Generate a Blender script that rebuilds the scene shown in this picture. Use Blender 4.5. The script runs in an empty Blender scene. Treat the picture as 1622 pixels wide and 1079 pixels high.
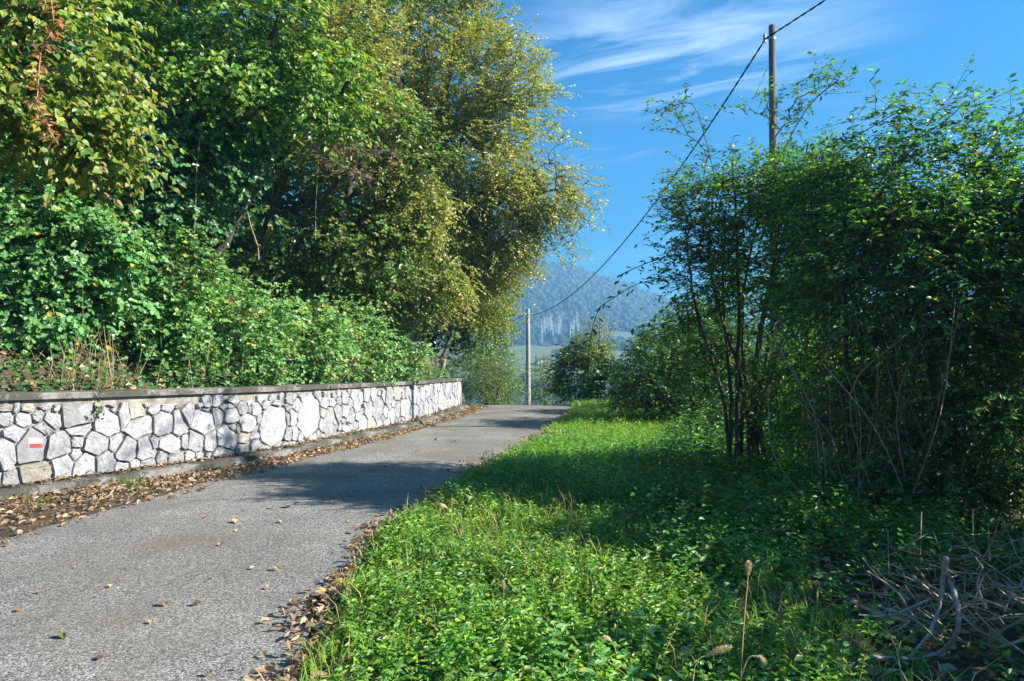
import bpy, math, random
import numpy as np
from mathutils import Vector

# ------------------------------------------------------------------ camera, sky, sun, exposure
F, CX, CY, HY, EYE = 1216.0, 811.0, 539.5, 568.0, 1.6
PITCH = math.atan((HY - CY) / F)
SUN_EL, SUN_AZ = math.radians(32), math.radians(98)      # azimuth clockwise from the view direction (+Y)
SUN_DIR = np.array([math.sin(SUN_AZ) * math.cos(SUN_EL), math.cos(SUN_AZ) * math.cos(SUN_EL), math.sin(SUN_EL)])
scene = bpy.context.scene
COL = scene.collection
cam_d = bpy.data.cameras.new('camera'); cam = bpy.data.objects.new('camera', cam_d); COL.objects.link(cam)
cam.location = (0, 0, EYE); cam.rotation_euler = (math.pi / 2 + PITCH, 0, 0)
cam_d.sensor_width = 36; cam_d.lens = 36 * F / 1622; cam_d.clip_start = 0.05; cam_d.clip_end = 9000
scene.camera = cam

world = bpy.data.worlds.new('World'); scene.world = world; world.use_nodes = True
wn, wl = world.node_tree.nodes, world.node_tree.links
wn.clear()
def N(nodes, t, **kw):
    n = nodes.new(t)
    for k, v in kw.items():
        if k.startswith('i_'):
            n.inputs[k[2:].replace('_', ' ')].default_value = v
        else:
            setattr(n, k, v)
    return n
def ramp(nodes, stops, interp='LINEAR'):
    n = nodes.new('ShaderNodeValToRGB'); e = n.color_ramp.elements; n.color_ramp.interpolation = interp
    while len(e) < len(stops): e.new(0.5)
    for k, (p, c) in enumerate(stops):
        e[k].position = p; e[k].color = tuple(c) + (1,) if len(c) == 3 else c
    return n
def g(v): return (v, v, v)
sky = N(wn, 'ShaderNodeTexSky', sky_type='NISHITA', sun_disc=False)
sky.sun_elevation = SUN_EL; sky.sun_rotation = SUN_AZ; sky.altitude = 300; sky.air_density = 1.0; sky.dust_density = 0.4; sky.ozone_density = 3.0
tc = N(wn, 'ShaderNodeTexCoord')
sep = N(wn, 'ShaderNodeSeparateXYZ'); wl.new(tc.outputs['Generated'], sep.inputs[0])
zc = N(wn, 'ShaderNodeMath', operation='MAXIMUM'); wl.new(sep.outputs['Z'], zc.inputs[0]); zc.inputs[1].default_value = 0.04
dx = N(wn, 'ShaderNodeMath', operation='DIVIDE'); wl.new(sep.outputs['X'], dx.inputs[0]); wl.new(zc.outputs[0], dx.inputs[1])
dy = N(wn, 'ShaderNodeMath', operation='DIVIDE'); wl.new(sep.outputs['Y'], dy.inputs[0]); wl.new(zc.outputs[0], dy.inputs[1])
pl = N(wn, 'ShaderNodeCombineXYZ'); wl.new(dx.outputs[0], pl.inputs[0]); wl.new(dy.outputs[0], pl.inputs[1])
mr = N(wn, 'ShaderNodeMapping'); wl.new(pl.outputs[0], mr.inputs['Vector']); mr.inputs['Rotation'].default_value = (0, 0, math.radians(-52))
mp = N(wn, 'ShaderNodeMapping'); wl.new(mr.outputs[0], mp.inputs['Vector']); mp.inputs['Location'].default_value = (5.3, 1.1, 0); mp.inputs['Scale'].default_value = (1.9, 0.75, 1)
n1 = N(wn, 'ShaderNodeTexNoise', i_Scale=1.5, i_Detail=9.0, i_Roughness=0.62, i_Distortion=1.3); wl.new(mp.outputs[0], n1.inputs['Vector'])
n2 = N(wn, 'ShaderNodeTexNoise', i_Scale=0.75, i_Detail=3.0); wl.new(pl.outputs[0], n2.inputs['Vector'])
r1 = ramp(wn, [(0.43, g(0)), (0.74, g(.95))]); wl.new(n1.outputs['Fac'], r1.inputs[0])
r2 = ramp(wn, [(0.52, g(0)), (0.74, g(.6))]); wl.new(n2.outputs['Fac'], r2.inputs[0])
pd = N(wn, 'ShaderNodeVectorMath', operation='DISTANCE'); wl.new(pl.outputs[0], pd.inputs[0]); pd.inputs[1].default_value = (0.55, 2.55, 0)
pr_ = N(wn, 'ShaderNodeMapRange', interpolation_type='SMOOTHSTEP'); wl.new(pd.outputs['Value'], pr_.inputs[0]); pr_.inputs[1].default_value = 0.85; pr_.inputs[2].default_value = 0.15; pr_.inputs[3].default_value = 0.0; pr_.inputs[4].default_value = 1.0
mxm = N(wn, 'ShaderNodeMath', operation='MAXIMUM'); wl.new(pr_.outputs[0], mxm.inputs[0]); wl.new(r2.outputs[0], mxm.inputs[1])
cm = N(wn, 'ShaderNodeMath', operation='MULTIPLY'); wl.new(r1.outputs[0], cm.inputs[0]); wl.new(mxm.outputs[0], cm.inputs[1])
zf = N(wn, 'ShaderNodeMapRange', interpolation_type='SMOOTHSTEP'); wl.new(sep.outputs['Z'], zf.inputs[0]); zf.inputs[1].default_value = 0.05; zf.inputs[2].default_value = 0.2
cm0 = cm; cm = N(wn, 'ShaderNodeMath', operation='MULTIPLY'); wl.new(cm0.outputs[0], cm.inputs[0]); wl.new(zf.outputs[0], cm.inputs[1])
cmix = N(wn, 'ShaderNodeMix', data_type='RGBA'); wl.new(cm.outputs[0], cmix.inputs['Factor'])
tint = N(wn, 'ShaderNodeMix', data_type='RGBA', blend_type='MULTIPLY'); tint.inputs['Factor'].default_value = 1
wl.new(sky.outputs[0], tint.inputs[6]); tint.inputs[7].default_value = (0.02, 0.38, 0.57, 1)
wl.new(tint.outputs[2], cmix.inputs[6]); cmix.inputs[7].default_value = (2.9, 3.7, 5.0, 1)
bg = N(wn, 'ShaderNodeBackground'); wl.new(cmix.outputs[2], bg.inputs[0]); bg.inputs[1].default_value = 0.11
wo = N(wn, 'ShaderNodeOutputWorld'); wl.new(bg.outputs[0], wo.inputs[0])

sun_d = bpy.data.lights.new('sun', 'SUN'); sun_d.energy = 5.0; sun_d.angle = math.radians(0.53); sun_d.color = (1.0, 0.93, 0.82)
sun = bpy.data.objects.new('sun', sun_d); COL.objects.link(sun); sun.location = (30, 10, 40)
sun.rotation_euler = Vector(-SUN_DIR).to_track_quat('-Z', 'Y').to_euler()
vs = scene.view_settings
vs.view_transform = 'Standard'; vs.look = 'None'; vs.gamma = 1; vs.use_curve_mapping = False; vs.exposure = 1.55
scene.cycles.use_denoising = True
scene.cycles.max_bounces = 6; scene.cycles.transparent_max_bounces = 4; scene.cycles.volume_bounces = 0
scene.cycles.diffuse_bounces = 4; scene.cycles.transmission_bounces = 4; scene.cycles.glossy_bounces = 2
scene.cycles.caustics_reflective = False; scene.cycles.caustics_refractive = False
scene.cycles.sample_clamp_indirect = 6

# ------------------------------------------------------------------ pixel helpers
SP, CP = math.sin(PITCH), math.cos(PITCH)
def ray(px, py):
    xc, yc = (px - CX) / F, (CY - py) / F
    return np.array([xc, CP - yc * SP, SP + yc * CP])
def P(px, py, Y):                       # point on the pixel's ray at depth Y
    d = ray(px, py); return np.array([0, 0, EYE]) + d * (Y / d[1])
def G(px, py, z=0.0):                   # where the pixel's ray meets height z
    d = ray(px, py); return np.array([0, 0, EYE]) + d * ((z - EYE) / d[2])
def mpp(Y): return Y / F                # metres per pixel at depth Y

# ------------------------------------------------------------------ mesh helpers
def nrm(a): return a / np.maximum(np.linalg.norm(a, axis=-1, keepdims=True), 1e-9)
class Geo:
    def __init__(s): s.V, s.L, s.S, s.C, s.n = [], [], [], [], 0
    def add(s, v, faces, col=None):     # faces: list of index arrays (m,k)
        v = np.asarray(v, float).reshape(-1, 3)
        for f in faces:
            f = np.asarray(f, int)
            if f.size == 0: continue
            s.L.append((f + s.n).ravel()); s.S.append(np.full(len(f), f.shape[1]))
        s.V.append(v); s.n += len(v)
        if col is not None: s.C.append(np.broadcast_to(np.asarray(col, float), (len(v), 3)))
        return s
    def mesh(s, name, base=(0, 0, 0), mat=None, smooth=False):
        V = np.concatenate(s.V) - np.asarray(base, float); L = np.concatenate(s.L); S = np.concatenate(s.S)
        me = bpy.data.meshes.new(name)
        me.vertices.add(len(V)); me.vertices.foreach_set('co', V.astype(np.float32).ravel())
        me.loops.add(len(L)); me.loops.foreach_set('vertex_index', L.astype(np.int32))
        me.polygons.add(len(S)); me.polygons.foreach_set('loop_start', (np.cumsum(S) - S).astype(np.int32))
        if s.C:
            C = np.concatenate(s.C); C = np.concatenate([C, np.ones((len(C), 1))], 1)
            at = me.color_attributes.new('Col', 'FLOAT_COLOR', 'POINT'); at.data.foreach_set('color', C.astype(np.float32).ravel())
        me.update(calc_edges=True)
        me.polygons.foreach_set('use_smooth', np.full(len(S), bool(smooth)))
        if mat: me.materials.append(mat)
        return me
def link(name, me, parent=None, loc=None):
    o = bpy.data.objects.new(name, me); COL.objects.link(o)
    if parent: o.parent = parent
    if loc is not None: o.location = loc
    return o
def tag(o, label=None, cat=None, group=None, kind=None):
    if label: o['label'] = label
    if cat: o['category'] = cat
    if group: o['group'] = group
    if kind: o['kind'] = kind
    return o
def empty(name, loc, label, cat, group=None):
    o = bpy.data.objects.new(name, None); COL.objects.link(o); o.location = loc; o.empty_display_size = 0.2
    return tag(o, label, cat, group)
def spline(pts, n=8):                   # Catmull-Rom through pts
    p = np.asarray(pts, float)
    if len(p) == 2: return p[0] + (p[1] - p[0]) * np.linspace(0, 1, n + 1)[:, None]
    q = np.concatenate([[2 * p[0] - p[1]], p, [2 * p[-1] - p[-2]]]); out = []
    t = np.linspace(0, 1, n, endpoint=False)[:, None]
    for i in range(1, len(q) - 2):
        a, b, c, d = q[i - 1], q[i], q[i + 1], q[i + 2]
        out.append(0.5 * (2 * b + (c - a) * t + (2 * a - 5 * b + 4 * c - d) * t ** 2 + (3 * b - a - 3 * c + d) * t ** 3))
    return np.concatenate(out + [p[-1:]])
def tube(geo, pts, r, sides=5, col=None, cap=False):
    pts = np.asarray(pts, float); n = len(pts); r = np.broadcast_to(np.asarray(r, float), (n,))
    T = nrm(np.gradient(pts, axis=0)); ref = np.array([0.31, 0.17, 0.93]) if abs(T[:, 2]).mean() < 0.9 else np.array([0.9, 0.3, 0.1])
    A = nrm(np.cross(T, ref)); B = np.cross(T, A)
    a = np.linspace(0, 2 * np.pi, sides, endpoint=False)
    V = pts[:, None] + r[:, None, None] * (np.cos(a)[None, :, None] * A[:, None] + np.sin(a)[None, :, None] * B[:, None])
    i = np.arange(n - 1)[:, None] * sides; j = np.arange(sides)[None]; k = (j + 1) % sides
    f = np.stack([i + j, i + k, i + sides + k, i + sides + j], -1).reshape(-1, 4)
    fs = [f]
    if cap: fs += [np.arange(sides)[None, ::-1], (np.arange(sides) + (n - 1) * sides)[None]]
    geo.add(V, fs, col)
def prisms(geo, a, b, r0, r1, col=None):          # many thin three-sided twigs at once
    n = len(a); d = nrm(b - a); u = nrm(np.cross(d, np.array([0.3, 0.5, 0.81]))); w = np.cross(d, u)
    an = np.arange(3) * 2 * np.pi / 3
    ring = np.cos(an)[None, :, None] * u[:, None] + np.sin(an)[None, :, None] * w[:, None]
    V = np.concatenate([a[:, None] + ring * r0, b[:, None] + ring * r1], 1)
    j = np.arange(3); k = (j + 1) % 3
    f = np.stack([j, k, k + 3, j + 3], -1)[None] + np.arange(n)[:, None, None] * 6
    geo.add(V, [f.reshape(-1, 4)], None if col is None else np.repeat(col, 6, 0))
# leaf shapes: (verts, [face groups]); x along the leaf, y across, z up
T_DIA = (np.array([[0, 0, 0], [.45, .5, .1], [1, 0, -.06], [.45, -.5, .1]]), [np.array([[0, 3, 2], [0, 2, 1]])])
T_OVAL = (np.array([[0, 0, 0], [.28, .44, .08], [.68, .38, .06], [1, 0, -.12], [.68, -.38, .06], [.28, -.44, .08]]), [np.array([[0, 5, 4, 3], [0, 3, 2, 1]])])
T_HEART = (np.array([[.06, 0, 0], [-.04, .3, .06], [.3, .52, .1], [.7, .3, .03], [1, 0, -.16], [.7, -.3, .03], [.3, -.52, .1], [-.04, -.3, .06]]),
           [np.array([[0, 4, 3, 2], [0, 6, 5, 4]]), np.array([[0, 2, 1], [0, 7, 6]])])
T_LOBE = (np.array([[0, 0, 0], [.12, .5, .05], [.42, .3, .03], [.62, .46, .06], [1, 0, -.1], [.62, -.46, .06], [.42, -.3, .03], [.12, -.5, .05]]),
          [np.array([[0, 2, 1], [0, 7, 6]]), np.array([[0, 4, 3, 2], [0, 6, 5, 4]])])
T_LANCE = (np.array([[0, 0, 0], [.25, .5, .1], [.6, .3, .06], [1, 0, -.15], [.6, -.3, .06], [.25, -.5, .1]]), [np.array([[0, 5, 4, 3], [0, 3, 2, 1]])])
T_BLADE = (np.array([[0, -.5, 0], [0, .5, 0], [.55, .4, .1], [.55, -.4, .1], [1, 0, -.12]]), [np.array([[0, 3, 2, 1]]), np.array([[3, 4, 2]])])
T_CURL = (np.array([[0, 0, 0], [.3, .42, .28], [.72, .34, .3], [1, 0, .12], [.72, -.38, .1], [.3, -.4, .22]]), [np.array([[0, 5, 4, 3], [0, 3, 2, 1]])])
def leaves(geo, pos, d, nv, size, width, col, tm):
    n = len(pos); x = nrm(d); z = nrm(nv - (nv * x).sum(-1, keepdims=True) * x); y = np.cross(z, x)
    t, fs = tm; size = np.broadcast_to(np.asarray(size, float), (n,)); width = np.broadcast_to(np.asarray(width, float), (n,))
    V = pos[:, None] + size[:, None, None] * (t[None, :, 0:1] * x[:, None] + t[None, :, 1:2] * width[:, None, None] * y[:, None] + t[None, :, 2:3] * z[:, None])
    k = len(t); off = (np.arange(n) * k)[:, None, None]
    geo.add(V, [(f[None] + off).reshape(-1, f.shape[1]) for f in fs], np.repeat(col, k, 0))
def palette(rng, pal, n, jit=0.25):
    c = np.array([p[0] for p in pal]); w = np.array([p[1] for p in pal], float)
    out = c[rng.choice(len(pal), n, p=w / w.sum())]
    return out * rng.uniform(1 - jit, 1 + jit, (n, 1)) * rng.uniform(0.93, 1.07, (n, 3))
def rvec(rng, n): return nrm(rng.normal(size=(n, 3)))

# ------------------------------------------------------------------ materials
def new_mat(name):
    m = bpy.data.materials.new(name); m.use_nodes = True; nt = m.node_tree; nt.nodes.clear()
    out = nt.nodes.new('ShaderNodeOutputMaterial'); b = nt.nodes.new('ShaderNodeBsdfPrincipled')
    nt.links.new(b.outputs[0], out.inputs[0]); return m, nt.nodes, nt.links, b, out
def leaf_mat(name, rough=0.5, trans=0.35, tcol=(1.5, 1.6, 0.55), spec=0.4):
    m, n, l, b, out = new_mat(name)
    a = N(n, 'ShaderNodeAttribute', attribute_name='Col')
    b.inputs['Roughness'].default_value = rough; b.inputs['Specular IOR Level'].default_value = spec
    l.new(a.outputs['Color'], b.inputs['Base Color'])
    if trans:
        mm = N(n, 'ShaderNodeMix', data_type='RGBA', blend_type='MULTIPLY'); mm.inputs['Factor'].default_value = 1
        l.new(a.outputs['Color'], mm.inputs[6]); mm.inputs[7].default_value = tcol + (1,)
        t = N(n, 'ShaderNodeBsdfTranslucent'); l.new(mm.outputs[2], t.inputs[0])
        mx = N(n, 'ShaderNodeMixShader'); mx.inputs[0].default_value = trans
        l.new(b.outputs[0], mx.inputs[1]); l.new(t.outputs[0], mx.inputs[2]); l.new(mx.outputs[0], out.inputs[0])
    return m
def noise_mat(name, stops, scale=6, detail=6, rough=0.85, bump=0.3, bscale=None, stretch=(1, 1, 1), spec=0.25, bdist=0.02):
    m, n, l, b, out = new_mat(name)
    t = N(n, 'ShaderNodeTexCoord'); mpn = N(n, 'ShaderNodeMapping'); mpn.inputs['Scale'].default_value = stretch
    l.new(t.outputs['Object'], mpn.inputs[0])
    no = N(n, 'ShaderNodeTexNoise', i_Scale=scale, i_Detail=detail, i_Roughness=0.6); l.new(mpn.outputs[0], no.inputs['Vector'])
    r = ramp(n, stops); l.new(no.outputs['Fac'], r.inputs[0]); l.new(r.outputs[0], b.inputs['Base Color'])
    b.inputs['Roughness'].default_value = rough; b.inputs['Specular IOR Level'].default_value = spec
    if bump:
        n2 = N(n, 'ShaderNodeTexNoise', i_Scale=bscale or scale * 3, i_Detail=6.0); l.new(mpn.outputs[0], n2.inputs['Vector'])
        bp = N(n, 'ShaderNodeBump'); bp.inputs['Strength'].default_value = bump; bp.inputs['Distance'].default_value = bdist
        l.new(n2.outputs['Fac'], bp.inputs['Height']); l.new(bp.outputs[0], b.inputs['Normal'])
    return m
M = {}
M['leaf'] = leaf_mat('leaf', 0.42, 0.36, spec=0.5)
M['glossy_leaf'] = leaf_mat('glossy_leaf', 0.36, 0.25, spec=0.5)
M['dry_leaf'] = leaf_mat('dry_leaf', 0.75, 0.2, (1.2, 1.0, 0.7), 0.2)
M['grass'] = leaf_mat('grass', 0.5, 0.4)
M['stalk'] = leaf_mat('stalk', 0.7, 0.0)
M['bark'] = noise_mat('bark', [(0.3, (.035, .028, .02)), (0.7, (.13, .11, .085))], 9, stretch=(1, 1, .25), bump=0.6, bdist=0.01)
M['bark_pale'] = noise_mat('bark_pale', [(0.3, (.12, .105, .085)), (0.7, (.34, .32, .27))], 9, stretch=(1, 1, .25), bump=0.5, bdist=0.01)
M['twig_dry'] = noise_mat('twig_dry', [(0.3, (.22, .17, .12)), (0.7, (.52, .43, .32))], 20, bump=0.3, bdist=0.004)
M['branch_grey'] = noise_mat('branch_grey', [(0.3, (.20, .175, .165)), (0.7, (.44, .40, .38))], 30, bump=0.4, bdist=0.004)
M['mortar'] = noise_mat('mortar', [(0.3, (.09, .08, .065)), (0.5, (.24, .225, .195)), (0.7, (.38, .36, .32))], 7, bump=0.8, bscale=40, bdist=0.02)
M['pole'] = noise_mat('pole', [(0.3, (.24, .23, .215)), (0.7, (.42, .40, .37))], 5, stretch=(1, 1, .15), bump=0.15, bscale=60, bdist=0.003)
M['pole_dark'] = noise_mat('pole_dark', [(0.3, (.09, .085, .08)), (0.7, (.19, .175, .16))], 5, stretch=(1, 1, .15), bump=0.15, bscale=60, bdist=0.003)
M['cable'] = noise_mat('cable', [(0.3, (.015, .015, .016)), (0.7, (.03, .03, .03))], 8, rough=0.6, bump=0)
M['steel'] = noise_mat('steel', [(0.3, (.25, .25, .26)), (0.7, (.42, .42, .43))], 20, rough=0.45, bump=0.1)
M['steel'].node_tree.nodes['Principled BSDF'].inputs['Metallic'].default_value = 0.8
M['paint_white'] = noise_mat('paint_white', [(0.3, (.62, .62, .60)), (0.6, (.82, .82, .80))], 40, rough=0.6, bump=0.2, bdist=0.002)
M['paint_red'] = noise_mat('paint_red', [(0.3, (.42, .035, .045)), (0.7, (.58, .06, .07))], 40, rough=0.6, bump=0.2, bdist=0.002)
M['plaster'] = noise_mat('plaster', [(0.3, (.6, .57, .52)), (0.7, (.8, .78, .74))], 1, bump=0)
M['roof_tile'] = noise_mat('roof_tile', [(0.3, (.12, .07, .055)), (0.7, (.24, .13, .1))], 1, bump=0)
M['pane'] = noise_mat('pane', [(0.3, (.03, .04, .05)), (0.7, (.06, .07, .08))], 1, rough=0.1, bump=0, spec=0.6)

def stone_mat(name, lo, hi, vein):
    m, n, l, b, out = new_mat(name)
    t = N(n, 'ShaderNodeTexCoord'); oi = N(n, 'ShaderNodeObjectInfo')
    off = N(n, 'ShaderNodeVectorMath', operation='SCALE'); off.inputs[0].default_value = (37, 91, 53); l.new(oi.outputs['Random'], off.inputs['Scale'])
    ad = N(n, 'ShaderNodeVectorMath', operation='ADD'); l.new(t.outputs['Object'], ad.inputs[0]); l.new(off.outputs[0], ad.inputs[1])
    a = N(n, 'ShaderNodeTexNoise', i_Scale=7.0, i_Detail=8.0, i_Roughness=0.65, i_Distortion=0.6); l.new(ad.outputs[0], a.inputs['Vector'])
    r = ramp(n, [(0.28, lo), (0.66, hi)]); l.new(a.outputs['Fac'], r.inputs[0])
    v = N(n, 'ShaderNodeTexNoise', i_Scale=4.5, i_Detail=5.0, i_Distortion=2.2); l.new(ad.outputs[0], v.inputs['Vector'])
    rv = ramp(n, [(0.46, g(0)), (0.5, g(.42)), (0.54, g(0))]); l.new(v.outputs['Fac'], rv.inputs[0])
    mx = N(n, 'ShaderNodeMix', data_type='RGBA'); l.new(rv.outputs[0], mx.inputs['Factor']); l.new(r.outputs[0], mx.inputs[6]); mx.inputs[7].default_value = vein + (1,)
    br = N(n, 'ShaderNodeMapRange'); l.new(oi.outputs['Random'], br.inputs[0]); br.inputs[3].default_value = 0.72; br.inputs[4].default_value = 1.12
    hs = N(n, 'ShaderNodeHueSaturation'); l.new(br.outputs[0], hs.inputs['Value']); l.new(mx.outputs[2], hs.inputs['Color'])
    l.new(hs.outputs[0], b.inputs['Base Color']); b.inputs['Roughness'].default_value = 0.75; b.inputs['Specular IOR Level'].default_value = 0.3
    n3 = N(n, 'ShaderNodeTexNoise', i_Scale=22.0, i_Detail=8.0, i_Roughness=0.7); l.new(ad.outputs[0], n3.inputs['Vector'])
    bp = N(n, 'ShaderNodeBump'); bp.inputs['Strength'].default_value = 0.9; bp.inputs['Distance'].default_value = 0.018
    l.new(n3.outputs['Fac'], bp.inputs['Height']); l.new(bp.outputs[0], b.inputs['Normal'])
    return m
M['stone_white'] = stone_mat('stone_white', (.23, .23, .235), (.47, .475, .49), (.14, .14, .15))
M['stone_grey'] = stone_mat('stone_grey', (.22, .225, .235), (.45, .46, .475), (.13, .13, .14))
M['stone_dull'] = stone_mat('stone_dull', (.17, .17, .18), (.27, .275, .285), (.13, .13, .14))
M['stone_tan'] = stone_mat('stone_tan', (.26, .235, .19), (.42, .395, .35), (.19, .16, .13))

def concrete_mat():
    m, n, l, b, out = new_mat('concrete')
    t = N(n, 'ShaderNodeTexCoord')
    a = N(n, 'ShaderNodeTexNoise', i_Scale=3.0, i_Detail=8.0, i_Roughness=0.7); l.new(t.outputs['Object'], a.inputs['Vector'])
    r = ramp(n, [(0.3, (.10, .095, .085)), (0.5, (.19, .18, .165)), (0.7, (.31, .30, .28))]); l.new(a.outputs['Fac'], r.inputs[0])
    s = N(n, 'ShaderNodeTexNoise', i_Scale=14.0, i_Detail=6.0, i_Roughness=0.75); l.new(t.outputs['Object'], s.inputs['Vector'])
    s2 = N(n, 'ShaderNodeTexNoise', i_Scale=1.6, i_Detail=2.0); l.new(t.outputs['Object'], s2.inputs['Vector'])
    ad = N(n, 'ShaderNodeMath', operation='ADD'); l.new(s.outputs['Fac'], ad.inputs[0]); l.new(s2.outputs['Fac'], ad.inputs[1])
    rs = ramp(n, [(0.45, g(0)), (0.51, g(.9))]); md = N(n, 'ShaderNodeMath', operation='MULTIPLY'); l.new(ad.outputs[0], md.inputs[0]); md.inputs[1].default_value = 0.5
    l.new(md.outputs[0], rs.inputs[0])
    mx = N(n, 'ShaderNodeMix', data_type='RGBA'); l.new(rs.outputs[0], mx.inputs['Factor']); l.new(r.outputs[0], mx.inputs[6]); mx.inputs[7].default_value = (.055, .055, .042, 1)
    l.new(mx.outputs[2], b.inputs['Base Color']); b.inputs['Roughness'].default_value = 0.9; b.inputs['Specular IOR Level'].default_value = 0.2
    bp = N(n, 'ShaderNodeBump'); bp.inputs['Strength'].default_value = 0.6; bp.inputs['Distance'].default_value = 0.008
    l.new(s.outputs['Fac'], bp.inputs['Height']); l.new(bp.outputs[0], b.inputs['Normal'])
    return m
M['concrete'] = concrete_mat()

def asphalt_mat():
    m, n, l, b, out = new_mat('asphalt')
    t = N(n, 'ShaderNodeTexCoord')
    v = N(n, 'ShaderNodeTexVoronoi', i_Scale=120.0); l.new(t.outputs['Object'], v.inputs['Vector'])
    sx = N(n, 'ShaderNodeSeparateColor'); l.new(v.outputs['Color'], sx.inputs[0])
    r = ramp(n, [(0.0, g(.04)), (0.35, (.15, .145, .135)), (0.7, (.29, .28, .26)), (1.0, (.54, .52, .485))]); l.new(sx.outputs[0], r.inputs[0])
    big = N(n, 'ShaderNodeTexNoise', i_Scale=0.8, i_Detail=5.0, i_Roughness=0.6); l.new(t.outputs['Object'], big.inputs['Vector'])
    rb = ramp(n, [(0.3, g(.66)), (0.7, g(1.15))]); l.new(big.outputs['Fac'], rb.inputs[0])
    mx = N(n, 'ShaderNodeMix', data_type='RGBA', blend_type='MULTIPLY'); mx.inputs['Factor'].default_value = 1; l.new(r.outputs[0], mx.inputs[6]); l.new(rb.outputs[0], mx.inputs[7])
    d = N(n, 'ShaderNodeTexNoise', i_Scale=0.55, i_Detail=6.0, i_Roughness=0.65); l.new(t.outputs['Object'], d.inputs['Vector'])
    rd = ramp(n, [(0.46, g(0)), (0.66, g(.6))]); l.new(d.outputs['Fac'], rd.inputs[0])
    m2 = N(n, 'ShaderNodeMix', data_type='RGBA'); l.new(rd.outputs[0], m2.inputs['Factor']); l.new(mx.outputs[2], m2.inputs[6]); m2.inputs[7].default_value = (.16, .135, .105, 1)
    l.new(m2.outputs[2], b.inputs['Base Color']); b.inputs['Roughness'].default_value = 0.9; b.inputs['Specular IOR Level'].default_value = 0.15
    bp = N(n, 'ShaderNodeBump'); bp.inputs['Strength'].default_value = 0.6; bp.inputs['Distance'].default_value = 0.006
    l.new(v.outputs['Distance'], bp.inputs['Height']); bp.invert = True; l.new(bp.outputs[0], b.inputs['Normal'])
    return m
M['asphalt'] = asphalt_mat()
M['soil'] = noise_mat('soil', [(0.25, (.03, .024, .016)), (0.5, (.075, .055, .032)), (0.75, (.14, .10, .06))], 5, bump=0.8, bscale=30, bdist=0.03)
M['hill'] = leaf_mat('hill', 0.9, 0.0)

# ------------------------------------------------------------------ terrain
KERB = spline([(-10.2, -8), (-10.1, -2), (-9.4, 2), (-7.6, 5.6), (-5.66, 8.48), (-4.55, 10.4), (-3.62, 12.4), (-2.72, 15.6), (-2.05, 18.6), (-1.38, 24.3)], 10)   # kerb front
WALL_END = len(KERB) - 1
BANK = np.concatenate([KERB, spline([(-1.38, 24.3), (-1.1, 29), (-1.7, 34), (-4, 40.5), (-8.5, 45.5), (-15, 49), (-40, 56)], 8)[1:]])
ROAD = spline([(-5.0, -14, -1.2, -14), (-4.95, -4, -1.05, -4), (-4.85, 1, -1.02, 1), (-4.7, 4, -1.07, 3.8), (-4.52, 6.8, -1.2, 5.9), (-4.12, 8.8, -1.09, 7.7), (-3.7, 11, -.42, 11),
               (-2.66, 15.3, .42, 14.8), (-2.02, 18.8, 1.02, 18.2), (-1.3, 22.4, 1.75, 22.6), (-.94, 27.8, 2.05, 27.6), (-1.3, 33, 1.75, 33.4), (-3.2, 39, -.3, 41), (-7.5, 44, -5.5, 47.5), (-15, 47.6, -14, 51.5)], 10)
ROADC = (ROAD[:, :2] + ROAD[:, 2:]) / 2; ROADH = np.linalg.norm(ROAD[:, 2:] - ROAD[:, :2], axis=1) / 2
def sdist(path, x, y):                  # signed distance to a polyline, positive to its left; and index
    p = np.stack([np.ravel(x), np.ravel(y)], -1); best = np.full(len(p), 1e9); sg = np.zeros(len(p)); idx = np.zeros(len(p))
    for i in range(len(path) - 1):
        a, b = path[i], path[i + 1]; e = b - a; t = np.clip(((p - a) @ e) / (e @ e), 0, 1)
        q = p - a - t[:, None] * e; d = np.hypot(q[:, 0], q[:, 1]); m = d < best
        best[m] = d[m]; sg[m] = np.sign(e[0] * (p - a)[m, 1] - e[1] * (p - a)[m, 0]); idx[m] = i + t[m]
    return (best * sg).reshape(np.shape(x)), idx.reshape(np.shape(x))
def sstep(a, b, x): t = np.clip((x - a) / (b - a), 0, 1); return t * t * (3 - 2 * t)
def z0(y):
    y = np.asarray(y, float); t = np.clip(y - 25, 0, 17)
    return -0.0105 * t * t - 0.357 * np.clip(y - 42, 0, 25) - 0.1 * np.clip(y - 67, 0, 120)
def wob(x, y, s, a): return a * (np.sin(x * s + 1.3) * np.cos(y * s * .83 - .4) + .5 * np.sin(x * s * 2.3 - y * s * 1.9 + 2) + .3 * np.cos(x * s * 4.1 + y * s * 3.7))
def wall_top(y): return 1.2 - 0.23 * np.clip((y - 8.5) / 16, 0, 1)
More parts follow.
